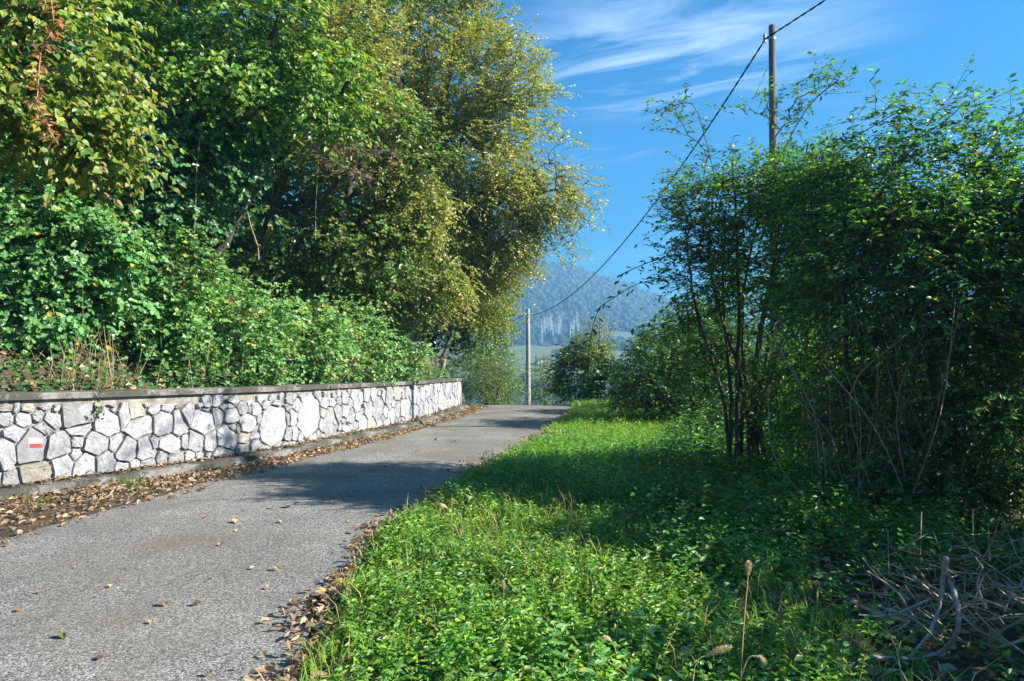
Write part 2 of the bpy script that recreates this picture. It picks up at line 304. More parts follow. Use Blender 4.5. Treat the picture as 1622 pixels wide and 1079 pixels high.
def H(x, y):
    x = np.asarray(x, float); y = np.asarray(y, float)
    z = z0(y) + wob(x, y, 0.9, 0.025)
    d, _ = sdist(BANK, x, y); near = (np.abs(x) < 200) & (y < 200)
    dd = d - 0.5; has = sstep(26.2, 24.6, y)
    rise = 0.66 * np.clip(dd, 0, 9) + 0.4 * np.clip(dd - 9, 0, 30)
    bank = sstep(0.44, 0.62, d) * has * (wall_top(y) - 0.09) + rise * np.where(has > .5, sstep(0.1, 1.2, dd) * .6 + .4 * sstep(.3, 3, dd), sstep(-.3, 2.5, dd))
    bank = bank + np.where(dd > 0.5, wob(x, y, 0.7, 0.12), 0)
    fade = sstep(120, 45, np.abs(x)) * sstep(120, 70, y) * sstep(-60, -25, y)
    z = z + bank * np.where(d > 0, 1, 0) * fade
    rd, ri = sdist(ROADC, x, y); hw = np.interp(ri, np.arange(len(ROADH)), ROADH)
    z = z - 0.045 * sstep(hw + .12, hw - .15, np.abs(rd)) - np.where(np.abs(rd) < hw + .1, wob(x, y, .9, .025), 0)
    rt = np.clip(x - np.interp(y, ROAD[:, 3], ROAD[:, 2]) - 0.1, 0, 50)
    z = z + np.where((d < 0) & (y < 40), 0.06 * sstep(0, .8, rt) - 0.02 * np.clip(rt - 5, 0, 30), 0)
    return z
def Hs(x, y): return float(H(np.array([x]), np.array([y]))[0])

def axis(lo, hi, fine_lo, fine_hi, step):
    a = list(np.arange(fine_lo, fine_hi + 1e-6, step)); s = step; v = fine_hi
    while v < hi: s *= 1.22; v += s; a.append(min(v, hi))
    s = step; v = fine_lo; b = []
    while v > lo: s *= 1.22; v -= s; b.append(max(v, lo))
    return np.array(b[::-1] + a)
gx, gy = axis(-2600, 2600, -12.5, 6, 0.19), axis(-2600, 2600, 2, 30, 0.25)
XX, YY = np.meshgrid(gx, gy); ZZ = H(XX, YY)
ZZ = np.where((np.hypot(XX, YY) > 190), np.minimum(ZZ, -29), ZZ)
nx, ny = len(gx), len(gy); ii = (np.arange(ny - 1)[:, None] * nx + np.arange(nx - 1)[None]).ravel()
ge = Geo().add(np.stack([XX, YY, ZZ], -1), [np.stack([ii, ii + 1, ii + nx + 1, ii + nx], -1)])
ground = link('ground', ge.mesh('ground', mat=M['soil'], smooth=True)); tag(ground, kind='structure')

q = ROAD; nr = len(q); cr = np.linspace(0, 1, 7); er = np.random.default_rng(5)
ragL = np.cumsum(er.normal(0, .02, nr)); ragL = (ragL - np.convolve(ragL, np.ones(15) / 15, 'same')); ragR = np.roll(ragL, 37)
Lp = q[:, :2] + np.stack([ragL, 0 * ragL], -1); Rp = q[:, 2:] + np.stack([ragR, 0 * ragR], -1)
RV = Lp[:, None] + (Rp - Lp)[:, None] * cr[None, :, None]
RZ = z0(RV[..., 1]) + 0.02 * (1 - (2 * cr[None] - 1) ** 2) + 0.0
RV = np.concatenate([RV, RZ[..., None]], -1); ii = (np.arange(nr - 1)[:, None] * 7 + np.arange(6)[None]).ravel()
road = link('road', Geo().add(RV, [np.stack([ii, ii + 1, ii + 8, ii + 7], -1)]).mesh('road', mat=M['asphalt'], smooth=True)); tag(road, kind='structure')

# ------------------------------------------------------------------ far hill
RIDGE = [(-2600, 60), (-400, 90), (200, 120), (600, 138), (760, 152), (865, 154), (905, 146), (955, 128), (1000, 112), (1050, 93), (1120, 66), (1250, 42), (1500, 30), (2300, 22), (4500, 20)]
def hill_z(x, y):
    r = np.hypot(x, y); px = CX + F * x / np.maximum(y, 1)
    h = np.interp(px, [a for a, _ in RIDGE], [b for _, b in RIDGE]) / F * 1320
    t = np.clip((r - 430) / (1320 - 430), 0, 1)
    prof = np.where(t < .36, t / .36 * 0.10, 0.10 + 0.90 * ((t - .36) / .64) ** 1.05)
    z = -28 + (h + 30) * 0 + prof * h + 26 * np.clip(t / .22, 0, 1)
    z = z - np.clip(r - 1320, 0, 2000) * .12
    return z + 5 * np.sin(x * .013 + 1) * np.cos(y * .011) * np.clip(t * 2, 0, 1)
def meadow(x, y):
    px = CX + F * x / np.maximum(y, 1); r = np.hypot(x, y)
    return ((r > 560) & (r < 755) & (px < 920)) | ((np.abs(px - 985) < 32) & (np.abs(r - 830) < 45)) | ((r < 640) & (r > 500))
aa = np.linspace(-0.75, 0.95, 130); rr = np.concatenate([np.linspace(420, 1400, 60), np.linspace(1450, 2300, 8)])
A2, R2 = np.meshgrid(aa, rr); hx, hy = R2 * np.sin(A2), R2 * np.cos(A2); hz = hill_z(hx, hy); hz[0] = -34
ii = (np.arange(len(rr) - 1)[:, None] * len(aa) + np.arange(len(aa) - 1)[None]).ravel()
md = meadow(hx, hy)[..., None]; hc = np.where(md, np.array([.13, .17, .05]), np.array([.03, .045, .02])).reshape(-1, 3)
hill = link('hill', Geo().add(np.stack([hx, hy, hz], -1), [np.stack([ii, ii + 1, ii + len(aa) + 1, ii + len(aa)], -1)], hc).mesh('hill', mat=M['hill'], smooth=True)); tag(hill, kind='structure')

rng = np.random.default_rng(11)
ph = (1 + 5 ** .5) / 2
ICO = nrm(np.array([(-1, ph, 0), (1, ph, 0), (-1, -ph, 0), (1, -ph, 0), (0, -1, ph), (0, 1, ph), (0, -1, -ph), (0, 1, -ph), (ph, 0, -1), (ph, 0, 1), (-ph, 0, -1), (-ph, 0, 1)], float))
ICF = np.array([(0, 11, 5), (0, 5, 1), (0, 1, 7), (0, 7, 10), (0, 10, 11), (1, 5, 9), (5, 11, 4), (11, 10, 2), (10, 7, 6), (7, 1, 8), (3, 9, 4), (3, 4, 2), (3, 2, 6), (3, 6, 8), (3, 8, 9), (4, 9, 5), (2, 4, 11), (6, 2, 10), (8, 6, 7), (9, 8, 1)])
def crowns(geo, c, r, col, rng, flat=1.25):
    n = len(c); V = ICO[None] * r[:, None, None] * rng.uniform(.5, 1.3, (n, 12, 1)) * np.array([1, 1, flat]) + c[:, None]
    geo.add(V, [(ICF[None] + (np.arange(n) * 12)[:, None, None]).reshape(-1, 3)], np.repeat(col, 12, 0) * rng.uniform(.8, 1.2, (n * 12, 1)))
n = 13000
a = rng.uniform(-.22, .42, n); r = np.sqrt(rng.uniform(455 ** 2, 1345 ** 2, n)); x, y = r * np.sin(a), r * np.cos(a)
k = ~meadow(x, y); px_ = CX + F * x / y
k &= ~((rng.random(n) < .75) & (px_ > 845) & (px_ < 905) & (r > 750) & (r < 880))
x, y = x[k], y[k]; rad = rng.uniform(2.4, 5.4, len(x)); z = hill_z(x, y) + rad * .9
fg = Geo(); crowns(fg, np.stack([x, y, z], -1), rad, palette(rng, [((.035, .06, .02), 4), ((.06, .075, .02), 2), ((.022, .042, .02), 3), ((.08, .075, .025), .5)], len(x), .2), rng)
tag(link('far_forest', fg.mesh('far_forest', mat=M['hill'], smooth=True)), 'hazy blue wooded hillside across the valley', 'forest', kind='stuff')
# bare pale trees on the hill
bt = Geo(); r5 = np.random.default_rng(3)
tube(bt, [(0, 0, -2), (.1, 0, 8), (.0, .2, 17), (.1, .1, 22)], [.42, .36, .25, .08], 5)
for i in range(14):
    zz = 8 + i; an = i * 2.4; tube(bt, [(0, 0, zz), (1.2 * math.cos(an), 1.2 * math.sin(an), zz + 1.4), (1.7 * math.cos(an), 1.7 * math.sin(an), zz + 2.8)], [.1, .07, .03], 3)
btm = bt.mesh('bare_tree', mat=noise_mat('bark_white', [(0.3, (.5, .46, .42)), (0.7, (.75, .70, .66))], 1, bump=0))
for i in range(46):
    pxx = r5.choice([r5.uniform(857, 890), r5.uniform(898, 918), r5.uniform(940, 965)], p=[.62, .26, .12]); ry = r5.uniform(760, 850)
    xx = (pxx - CX) / F * ry; o = link('bare_tree', btm, loc=(xx, ry, float(hill_z(np.array([xx]), np.array([ry]))[0]) - 1.0)); o.rotation_euler = (0, 0, r5.uniform(0, 6)); s = r5.uniform(.7, 1.15); o.scale = (s * .9, s * .9, s)
    tag(o, 'pale bare trunk among the leafless trees above the far meadow', 'tree', 'bare pale trees on the far hillside')

def house(px, ry, w, dpt, h, rot, label):
    x = (px - CX) / F * ry; zb = float(hill_z(np.array([x]), np.array([float(ry)]))[0]) - .6
    e = empty('house', (x, ry, zb), label, 'house'); e.rotation_euler = (0, 0, rot)
    wv = np.array([(sx * w / 2, sy * dpt / 2, zz) for zz in (0, h) for sx, sy in ((-1, -1), (1, -1), (1, 1), (-1, 1))] + [(-w / 2, 0, h + dpt * .3), (w / 2, 0, h + dpt * .3)])
    link('wall', Geo().add(wv, [np.array([(0, 1, 5, 4), (1, 2, 6, 5), (2, 3, 7, 6), (3, 0, 4, 7)]), np.array([(4, 7, 8), (5, 9, 6)])]).mesh('wall', mat=M['plaster']), e)
    W, D2, hh, t = w / 2 + .5, dpt / 2 + .6, h - .15, .25
    rv = np.array([(s * W, -D2, hh) for s in (-1, 1)] + [(s * W, 0, h + dpt * .3 + .1) for s in (-1, 1)] + [(s * W, D2, hh) for s in (-1, 1)])
    rv = np.concatenate([rv, rv + (0, 0, t)])
    link('roof', Geo().add(rv, [np.array([(6, 7, 9, 8), (8, 9, 11, 10), (0, 2, 3, 1), (2, 4, 5, 3), (0, 1, 7, 6), (4, 10, 11, 5), (0, 6, 8, 2), (2, 8, 10, 4), (1, 3, 9, 7), (3, 5, 11, 9)])]).mesh('roof', mat=M['roof_tile']), e)
    wm = Geo(); bxv = np.array([(sx * .6, sy * .06, sz * .8) for sz in (-1, 1) for sx, sy in ((-1, -1), (1, -1), (1, 1), (-1, 1))])
    wm.add(bxv, [np.array([(0, 1, 5, 4), (1, 2, 6, 5), (2, 3, 7, 6), (3, 0, 4, 7), (4, 5, 6, 7), (0, 3, 2, 1)])]); wm = wm.mesh('window', mat=M['pane'])
    for fx in (-.3, 0, .3):
        for fz in (.3, .72): link('window', wm, e, (fx * w, -dpt / 2, fz * h))
house(859, 560, 9, 7, 4.6, .3, 'small white house with brown roof in the valley beside the far pole')
house(882, 590, 7, 6, 4.2, -.4, 'smaller pale farmhouse half hidden behind the far bush')

# ------------------------------------------------------------------ stone wall
def path_at(path, s, cum):
    i = np.clip(np.searchsorted(cum, s) - 1, 0, len(path) - 2); t = (s - cum[i]) / (cum[i + 1] - cum[i])
    p = path[i] + (path[i + 1] - path[i]) * np.asarray(t)[..., None]; d = nrm(path[i + 1] - path[i]); return p, d
def cumlen(p): return np.concatenate([[0], np.cumsum(np.linalg.norm(np.diff(p, axis=0), axis=1))])
def offs(path, o): d = nrm(np.gradient(path, axis=0)); return path + o * np.stack([-d[:, 1], d[:, 0]], -1)
KF = KERB[18:]                                           # start of the wall, off the left of the frame
FACE = offs(KF, 0.24); FC = cumlen(FACE); WL = FC[-1]
def pix_wall(px, py):
    d = ray(px, py)
    for i in range(len(FACE) - 1):
        a, b = FACE[i], FACE[i + 1]; e = b - a
        m = np.array([[d[0], -e[0]], [d[1], -e[1]]])
        if abs(np.linalg.det(m)) < 1e-9: continue
        t, u = np.linalg.solve(m, a)
        if t > 0 and -1e-6 <= u <= 1 + 1e-6: return FC[i] + u * (FC[i + 1] - FC[i]), EYE + t * d[2], a[1] + u * e[1]
    return None
def ribbon(prof, path, zf, geo):                         # sweep a closed profile [(offset, z)] along a path
    k = len(prof); V = []
    for o_, zz in prof:
        pp = offs(path, o_); V.append(np.concatenate([pp, (np.asarray(zz) if callable(zz) is False else zz(pp[:, 1]))[..., None] * np.ones((len(pp), 1)) if np.ndim(zz) == 0 and not callable(zz) else zz(path[:, 1])[:, None]], 1))
    V = np.stack(V, 1); n_ = len(path); i = np.arange(n_ - 1)[:, None] * k; j = np.arange(k)[None]; jj = (j + 1) % k
    f = np.stack([i + j, i + k + j, i + k + jj, i + jj], -1).reshape(-1, 4)
    geo.add(V, [f, np.arange(k)[None], (np.arange(k) + (n_ - 1) * k)[None, ::-1]]); return geo
wall = empty('stone_wall', tuple(FACE[20]) + (0,), 'long low retaining wall of pale irregular stones with concrete coping beside the road', 'wall')
wb = np.array(tuple(FACE[20]) + (0,))
capz = lambda y: wall_top(y)
cap0 = lambda y: wall_top(y) - 0.08
link('mortar', ribbon([(0.268, -.15), (0.268, cap0), (0.66, cap0), (0.66, -.15)], KF, None, Geo()).mesh('mortar', wb, M['mortar']), wall)
link('footing', ribbon([(0, -.12), (0.012, 0.125), (0.30, 0.14), (0.30, -.12)], KF, None, Geo()).mesh('footing', wb, M['concrete']), wall)
cuts = [0, 14, 27, 38, 50, 61, 72, len(KF) - 1]; cuts = sorted(set(min(c, len(KF) - 1) for c in cuts))
for a_, b_ in zip(cuts[:-1], cuts[1:]):                  # coping cast in lengths
    seg = KF[a_:b_ + 1].copy(); seg[0] += (seg[1] - seg[0]) * .02; seg[-1] -= (seg[-1] - seg[-2]) * .02
    link('coping', ribbon([(0.205, lambda y: wall_top(y) - .075), (0.203, lambda y: wall_top(y) - .012), (0.215, capz), (0.7, lambda y: wall_top(y) + .004), (0.7, lambda y: wall_top(y) - .075)], seg, None, Geo()).mesh('coping', wb, M['concrete']), wall)
Z1 = [(35,255,75,40),(95,260,40,50),(160,260,75,45),(230,305,60,50),(280,252,70,30),(340,262,35,40),(470,305,190,110),(580,285,30,35),(600,243,60,20),(655,330,140,165),(690,242,50,18),(692,275,25,35),(750,305,75,125),(835,280,100,80),(935,265,85,45),(890,240,50,18),(1020,255,75,40),(1080,250,25,15),(1220,240,35,25),(1255,268,35,20),(1355,250,40,35),(1405,245,35,25),(1475,260,60,65),(1525,265,30,50),
 (35,325,75,75),(140,325,85,80),(320,330,110,95),(85,420,105,100),(275,378,170,60),(480,395,170,60),(195,485,170,190),(30,510,110,220),(350,495,140,140),(850,370,150,120),(990,350,110,120),(1095,345,85,145),(1140,310,60,125),(1240,335,145,165),(1325,300,70,95),(1410,305,80,75),(1505,345,90,95),(1450,385,25,45),(1415,375,40,30),
 (470,462,70,60),(460,540,55,65),(585,475,130,110),(700,470,75,85),(765,510,125,130),(880,500,95,130),(935,465,50,60),(1030,470,125,85),(1125,460,40,80),(1195,460,90,120),(1280,460,70,100),(1385,430,110,125),(1485,440,60,55),
 (205,645,190,110),(65,690,100,85),(380,605,110,135),(515,610,120,150),(640,595,100,120),(740,620,85,65),(820,605,60,65),(895,605,80,70),(985,570,55,85),(1070,570,85,55),(1160,555,60,65),(1205,555,45,55),(1270,555,35,50),(1355,540,125,75),(1475,520,75,75)]
Z2 = [(20,275,45,70),(95,275,95,65),(65,237,40,25),(160,250,50,45),(230,240,75,30),(365,250,60,70),(305,265,50,35),(60,370,130,110),(215,380,165,240),(340,335,50,85),(440,330,140,250),(305,345,25,60),(540,235,60,70),(590,235,45,45),(635,225,30,40),(530,300,40,55),(580,360,105,155),(622,300,50,90),(670,290,45,80),(705,240,25,50),(710,320,45,85),(745,250,40,90),(820,285,50,80),(750,325,30,50),(660,350,40,30),(670,405,40,35),(700,395,25,45),(740,395,40,80),(790,385,50,105),(845,385,55,90),(885,270,70,160),(20,460,60,60),(100,450,60,30),(25,545,45,85),(100,525,60,90),(170,540,75,50),(240,520,40,45),(305,440,40,70),(350,430,40,80),(290,510,35,40),(335,508,45,40),(395,495,65,45),(460,475,50,75),(525,470,70,55),(600,460,60,55),(660,450,45,40),(705,445,35,40),(515,380,25,80),(895,385,35,80),(930,385,30,60)]
stones = []                                              # (s, z, half width, half height, traced)
for lst, sc, ox in ((Z1, 1541 / 400, 0), (Z2, 1622 / 400, 380)):
    for cx, cy, w, h in lst:
        px, py = ox + cx / sc, 580 + cy / sc
        if ox and px < 399: continue
        q_ = pix_wall(px, py); q2 = pix_wall(px + w / sc / 2, py)
        if q_ and q2: stones.append([q_[0], q_[1], max(.03, q2[0] - q_[0]), h / sc / 2 * mpp(q_[2]), 1])
mark_i = 30
rs = np.random.default_rng(21)
def wall_y(s): return float(path_at(FACE, np.array([s]), FC)[0][0, 1])
for size in (.20, .15, .115, .08, .055, .04):
    for _ in range(2600 if size > .1 else 3000):
        if len(stones) > 292: break
        s, hw, hh = rs.uniform(.1, WL - .05), size * rs.uniform(.7, 1.15), size * rs.uniform(.65, 1.15)
        y_ = wall_y(s); z_ = rs.uniform(.16 + hh * .8, wall_top(y_) - .115 - hh * .85) if wall_top(y_) - .275 > 1.65 * hh else None
        if z_ is None or (size < .075 and y_ > 19) or (y_ < 8.3 and size < .1): continue
        st = np.array(stones); ex = (st[:, 0] - s) / (st[:, 2] + hw); ez = (st[:, 1] - z_) / (st[:, 3] + hh)
        if (np.hypot(ex, ez) > .95).all(): stones.append([s, z_, hw, hh, 0])
st = np.array(stones)
def clip_poly(poly, pt, nv):                             # keep the side where (p-pt).nv < 0
    out = []
    for i in range(len(poly)):
        a_, b_ = poly[i], poly[(i + 1) % len(poly)]; da, db = (a_ - pt) @ nv, (b_ - pt) @ nv
        if da <= 0: out.append(a_)
        if da * db < 0: out.append(a_ + (b_ - a_) * da / (da - db))
    return np.array(out)
SM = [M['stone_white'], M['stone_grey'], M['stone_tan']]
for i, (s, z_, hw, hh, tr) in enumerate(stones):
    na = rs.integers(7, 10); th = np.linspace(0, 2 * np.pi, na, endpoint=False) + rs.uniform(0, 1); rj = rs.uniform(1.1, 1.65, na)
    se = (np.abs(np.cos(th)) ** 3.5 + np.abs(np.sin(th)) ** 3.5) ** (-1 / 3.5)
    poly = np.stack([s + hw * rj * se * np.cos(th), z_ + hh * rj * se * np.sin(th)], -1)
    y_ = wall_y(s)
    poly = clip_poly(poly, np.array([0, wall_top(y_) - .092]), np.array([0., 1])); poly = clip_poly(poly, np.array([0, .15]), np.array([0., -1])); poly = clip_poly(poly, np.array([WL - .004, 0]), np.array([1., 0]))
    near_ = np.where((np.abs(st[:, 0] - s) < st[:, 2] + hw + .3) & (np.arange(len(st)) != i))[0]
    for j in near_:
        dv = np.array([st[j, 0] - s, st[j, 1] - z_]); L_ = np.linalg.norm(dv)
        if L_ < 1e-4: continue
        u_ = dv / L_; sup = lambda w_, h_: 1 / math.sqrt((u_[0] / w_) ** 2 + (u_[1] / h_) ** 2)
        ri, rj_ = sup(hw, hh), sup(st[j, 2], st[j, 3])
        gap = .0035 + .0025 * (i % 3)
        if len(poly) >= 3: poly = clip_poly(poly, np.array([s, z_]) + u_ * (L_ * ri / (ri + rj_) - gap), u_)
    if len(poly) < 3: continue
    pn = []                                              # knock the corners off and roughen the outline
    for k_ in range(len(poly)):
        a_, b_ = poly[k_], poly[(k_ + 1) % len(poly)]
        if np.linalg.norm(b_ - a_) < .012: pn.append((a_ + b_) / 2); continue
        e_ = b_ - a_; pv_ = np.array([e_[1], -e_[0]]) * -1; pn += [a_ + e_ * rs.uniform(.03, .09), a_ + e_ * rs.uniform(.35, .65) + pv_ * rs.uniform(-.01, .07), a_ + e_ * rs.uniform(.91, .97)]
    poly = np.array(pn); c = poly.mean(0); ext = np.ptp(poly, axis=0)
    if ext.min() < .025: continue
    poly = c + (poly - c) * (1 + rs.normal(-.01, .02, (len(poly), 1)))
    m_ = len(poly); pr = rs.uniform(.022, .048) if i != mark_i else .034
    dep = [np.full(m_, -.05), np.full(m_, pr * .6), pr + rs.normal(0, .004 if i != mark_i else .0, m_)]
    rings = [poly, c + (poly - c) * .985, c + (poly - c) * (1 - np.clip(.011 / max(ext.min(), .05), .03, .14))]
    mid = c + (poly - c) * .45; rings.append(mid); dep.append(pr + (rs.normal(.002, .0035, m_) if i != mark_i else 0 * mid[:, 0]))
    pts = np.concatenate(rings); dd = np.concatenate(dep)
    pp, dr = path_at(FACE, np.clip(pts[:, 0], 0, WL), FC); out_n = np.stack([dr[:, 1], -dr[:, 0]], -1)
    V3 = np.concatenate([pp + out_n * (dd - .012)[:, None], pts[:, 1:2]], 1)
    j0 = np.arange(m_); j1 = (j0 + 1) % m_
    fs = [np.concatenate([np.stack([k_ * m_ + j0, k_ * m_ + j1, (k_ + 1) * m_ + j1, (k_ + 1) * m_ + j0], -1) for k_ in range(3)]), (3 * m_ + j0)[None]]
    base = V3.mean(0); u_ = rs.random()
    mt = SM[0] if u_ < .58 else SM[1] if u_ < .95 else SM[2]
    if i in (3,): mt = SM[0]
    if i in (2, 0, 13): mt = SM[2]
    so = link('stone', Geo().add(V3, fs).mesh('stone', base, mt), wall, base - wb)
    if i == mark_i:
        so['label'] = 'pale stone carrying a white over red painted trail mark'; so.data.materials[0] = M['stone_dull']
        for nm, mk, (xa, ya, xb, yb) in (('white_band', 'paint_white', (44, 694, 65.2, 702.2)), ('red_band', 'paint_red', (46, 702.6, 65, 709.2))):
            cs = [pix_wall(*p_) for p_ in ((xa, yb), (xb, yb), (xb, ya), (xa, ya))]
            VV = []
            for dpt in (pr - .02, pr - .0085):
                for k_, cc in enumerate(cs):
                    p2, d2 = path_at(FACE, np.array([cc[0]]), FC); VV.append(np.append(p2[0] + np.array([d2[0, 1], -d2[0, 0]]) * dpt, cc[1] + (.004 if k_ % 2 else -.003)))
            link(nm, Geo().add(VV, [np.array([(4, 5, 6, 7), (0, 1, 5, 4), (1, 2, 6, 5), (2, 3, 7, 6), (3, 0, 4, 7)])]).mesh(nm, base, M[mk]), so)

# ------------------------------------------------------------------ poles and cable
def pole(loc, top, r0, r1, mat, label, ties):
    e = empty('utility_pole', loc, label, 'pole'); h = top - loc[2]
    gg = Geo(); tube(gg, [(0, 0, -.3), (0, 0, h * .33), (0, 0, h * .66), (0, 0, h - .02), (0, 0, h)], [r0, r0 + (r1 - r0) * .35, r0 + (r1 - r0) * .68, r1, r1 * .82], 18, cap=True)
    link('shaft', gg.mesh('shaft', mat=mat, smooth=True), e)
    gg = Geo(); tube(gg, [(0, 0, h - .34), (0, 0, h - .28)], [r1 + .008] * 2, 18, cap=True); link('band', gg.mesh('band', mat=M['steel']), e)
    for a in ties:
        gg = Geo(); tube(gg, [(r1 * math.cos(a), r1 * math.sin(a), h - .31), ((r1 + .13) * math.cos(a), (r1 + .13) * math.sin(a), h - .31)], [.02, .02], 6, cap=True)
        tube(gg, [((r1 + .13) * math.cos(a), (r1 + .13) * math.sin(a), h - .24), ((r1 + .13) * math.cos(a), (r1 + .13) * math.sin(a), h - .42)], [.035, .03], 8, cap=True)
        link('bracket', gg.mesh('bracket', mat=M['steel']), e)
    return e
np_top = P(1223, 40, 17.0); npx = (np_top[0], 17.0, Hs(np_top[0], 17.0))
fp_top = P(836.5, 489, 42.0); fpx = (fp_top[0] - .0, 42.0, Hs(fp_top[0], 42.0))
pole(npx, np_top[2], .11, .075, M['pole_dark'], 'tall dark slim utility pole rising out of the right thicket', [math.radians(200)])
pole(fpx, fp_top[2], .16, .10, M['pole'], 'pale grey concrete utility pole at the bend beyond the road crest', [math.radians(215), math.radians(20)])
def cable(a, b, sag, label, tw=0.55, r=.0135):
    n_ = int(np.linalg.norm(b - a) / .12) + 2; t = np.linspace(0, 1, n_); c = a + (b - a) * t[:, None]; c[:, 2] -= 4 * sag * t * (1 - t)
    L_ = t * np.linalg.norm(b - a); side = nrm(np.cross(b - a, (0, 0, 1.))); gg = Geo()
    for ph_ in (0, math.pi):
        w = 2 * np.pi * L_ / tw + ph_; tube(gg, c + r * .8 * (np.cos(w)[:, None] * side + np.sin(w)[:, None] * np.array([0, 0, 1.])), r, 4)
    o = link('overhead_cable', gg.mesh('overhead_cable', a, M['cable']), loc=a); tag(o, label, 'cable')
ca = np.array([np_top[0] - .2, 16.95, np_top[2] - .38]); cb = np.array([fp_top[0] + .2, 41.95, fp_top[2] - .36])
cable(ca, cb, 1.3, 'black twisted cable sagging from the tall pole down to the far pole')
cable(ca + (.0, -.05, .02), np.array([14.5, -22.0, 8.6]), .55, 'black twisted cable running from the tall pole out of the top right corner')
cable(cb + (-.45, 0, 0), np.array([-14.0, 62.0, -1.2]), .5, 'short black cable running left from the far pole into the trees')

# ------------------------------------------------------------------ plants
def lobe(px, py, Y, rx, ry, rd, n): return (P(px, py, Y), (rx * mpp(Y), rd, ry * mpp(Y)), n)
def plant(name, label, cat, base, stems, lobes, lf, seed, group=None, bark='bark', stem_name='trunk', rt=.0055, limbs=5, twigs=True, hollow=.5, tips=()):
    """stems: [(world points, r0, r1)]; lobes: [(centre, radii, clusters)]; lf: leaf recipe"""
    rng = np.random.default_rng(seed); base = np.asarray(base, float); dm_ = lf.get('dens', 1.0)
    e = empty(name, base, label, cat, group)
    nodes, par, cap_r = [], [], []
    for pts, r0, r1 in stems:
        sp = spline(pts, 6); sp[1:-1] += rng.normal(0, .008 if r0 < .05 else .02, sp[1:-1].shape); rr_ = np.linspace(r0, r1, len(sp)); gg = Geo()
        tube(gg, sp, rr_, 8 if r0 > .05 else 6); link(stem_name, gg.mesh(stem_name, base, M[bark], True), e)
        st_ = len(nodes)
        for k_ in range(len(sp)): nodes.append(sp[k_]); par.append(st_ + k_ - 1 if k_ else -1); cap_r.append(rr_[k_])
    n_st = len(nodes); cl = []
    for c, rad, m_ in lobes:
        m_ = int(m_ * dm_)
        u = rvec(rng, m_) * (hollow + (1 - hollow) * rng.random((m_, 1)) ** .6) * rng.uniform(.82, 1.12, (m_, 1)); cl.append(np.asarray(c) + u * np.asarray(rad))
    cl = np.concatenate(cl + ([np.asarray(tips, float)] if len(tips) else []))
    gz = H(cl[:, 0], cl[:, 1]); cl[:, 2] = np.maximum(cl[:, 2], gz + .12)
    root = np.mean([s_[0][-1] for s_ in stems], axis=0)
    order = np.argsort(np.min(np.linalg.norm(cl[:, None] - np.array(nodes)[None, :, :], axis=2), axis=1))
    NP_ = np.zeros((n_st + len(cl) * 4, 3)); NP_[:n_st] = nodes; cnt = n_st; paths = []
    for ci in order:
        c = cl[ci]; dv = c - NP_[:cnt]; dist = np.linalg.norm(dv, axis=1) + 1.5 * np.clip(-dv[:, 2] - .1, 0, None)
        k_ = int(np.argmin(dist)); a_ = NP_[k_]; L_ = np.linalg.norm(c - a_); pts = [a_]; ids = [k_]
        for t in (.28, .55, .8, 1.0):
            p_ = a_ + (c - a_) * t + np.array([0, 0, .12 * L_ * math.sin(math.pi * t)]) + (rng.normal(0, .035 * L_, 3) if t < 1 else 0)
            NP_[cnt] = p_; par.append(ids[-1]); cap_r.append(9); ids.append(cnt); cnt += 1
        paths.append(ids)
    load = np.zeros(cnt)
    for ids in paths: load[ids[-1]] += 1
    for k_ in range(cnt - 1, -1, -1):
        if par[k_] >= 0: load[par[k_]] += load[k_]
    rad_ = rt * np.maximum(load, .6) ** .48
    rad_ = np.minimum(rad_, cap_r)
    big = sorted(range(len(paths)), key=lambda i_: -rad_[paths[i_][1]])[:limbs]; tw = Geo()
    for i_, ids in enumerate(paths):
        rr_ = rad_[ids].copy(); rr_[0] = min(rr_[0], rr_[1] * 1.25); pts = spline(NP_[ids], 2)
        rr_ = np.interp(np.linspace(0, 4, len(pts)), range(5), rr_)
        if i_ in big: gg = Geo(); tube(gg, pts, rr_, 6); link('limb', gg.mesh('limb', base, M[bark], True), e)
        else: tube(tw, NP_[ids], rad_[ids] if rad_[ids[0]] < .03 else np.minimum(rad_[ids], rad_[ids[1]]), 3)
    # leafy sprays
    lg = Geo(); nt, nl, tl = lf['twigs'], lf['n'], lf['len']
    for pi, part in enumerate(lf.get('mix', [None])):
        pass
    cc = np.repeat(cl, nt, 0); T_ = len(cc)
    ctr = np.mean([l_[0] for l_ in lobes], axis=0)
    outw = nrm(cc - ctr)
    dirv = nrm(rvec(rng, T_) * np.array([1, 1, .6]) + outw * lf.get('out', .5) + np.array([0, 0, lf.get('up', .1)]))
    ln = tl * rng.uniform(.5, 1.3, T_); droop = lf.get('droop', .25)
    st0 = cc + rng.normal(0, lf.get('spread', .08), cc.shape)
    def tp(t, k_): return st0[k_] + dirv[k_] * (ln[k_] * t)[:, None] + np.stack([0 * t, 0 * t, -droop * ln[k_] * t * t], -1)
    ks = np.arange(T_); one = np.ones(T_)
    if twigs:
        prisms(tw, tp(0 * one, ks), tp(.95 * one, ks), .0035, .0015)
    kk = np.repeat(ks, nl); t = np.tile((np.arange(nl) + .6) / nl, T_) + rng.uniform(-.5, .5, T_ * nl) / nl
    pos = tp(np.clip(t, .05, 1), kk); n_ = len(pos)
    side = nrm(np.cross(dirv[kk], np.array([0, 0, 1.])) + 1e-4) * np.where(np.arange(n_) % 2, 1, -1)[:, None]
    ld = dirv[kk] * .7 + side * rng.uniform(.4, 1.2, (n_, 1)) + rng.normal(0, .3, (n_, 3)) + np.array([0, 0, -lf.get('hang', .25)])
    nb = np.asarray(lf.get('face', (0, 0, 1.)), float) + SUN_DIR * lf.get('sun', .6)
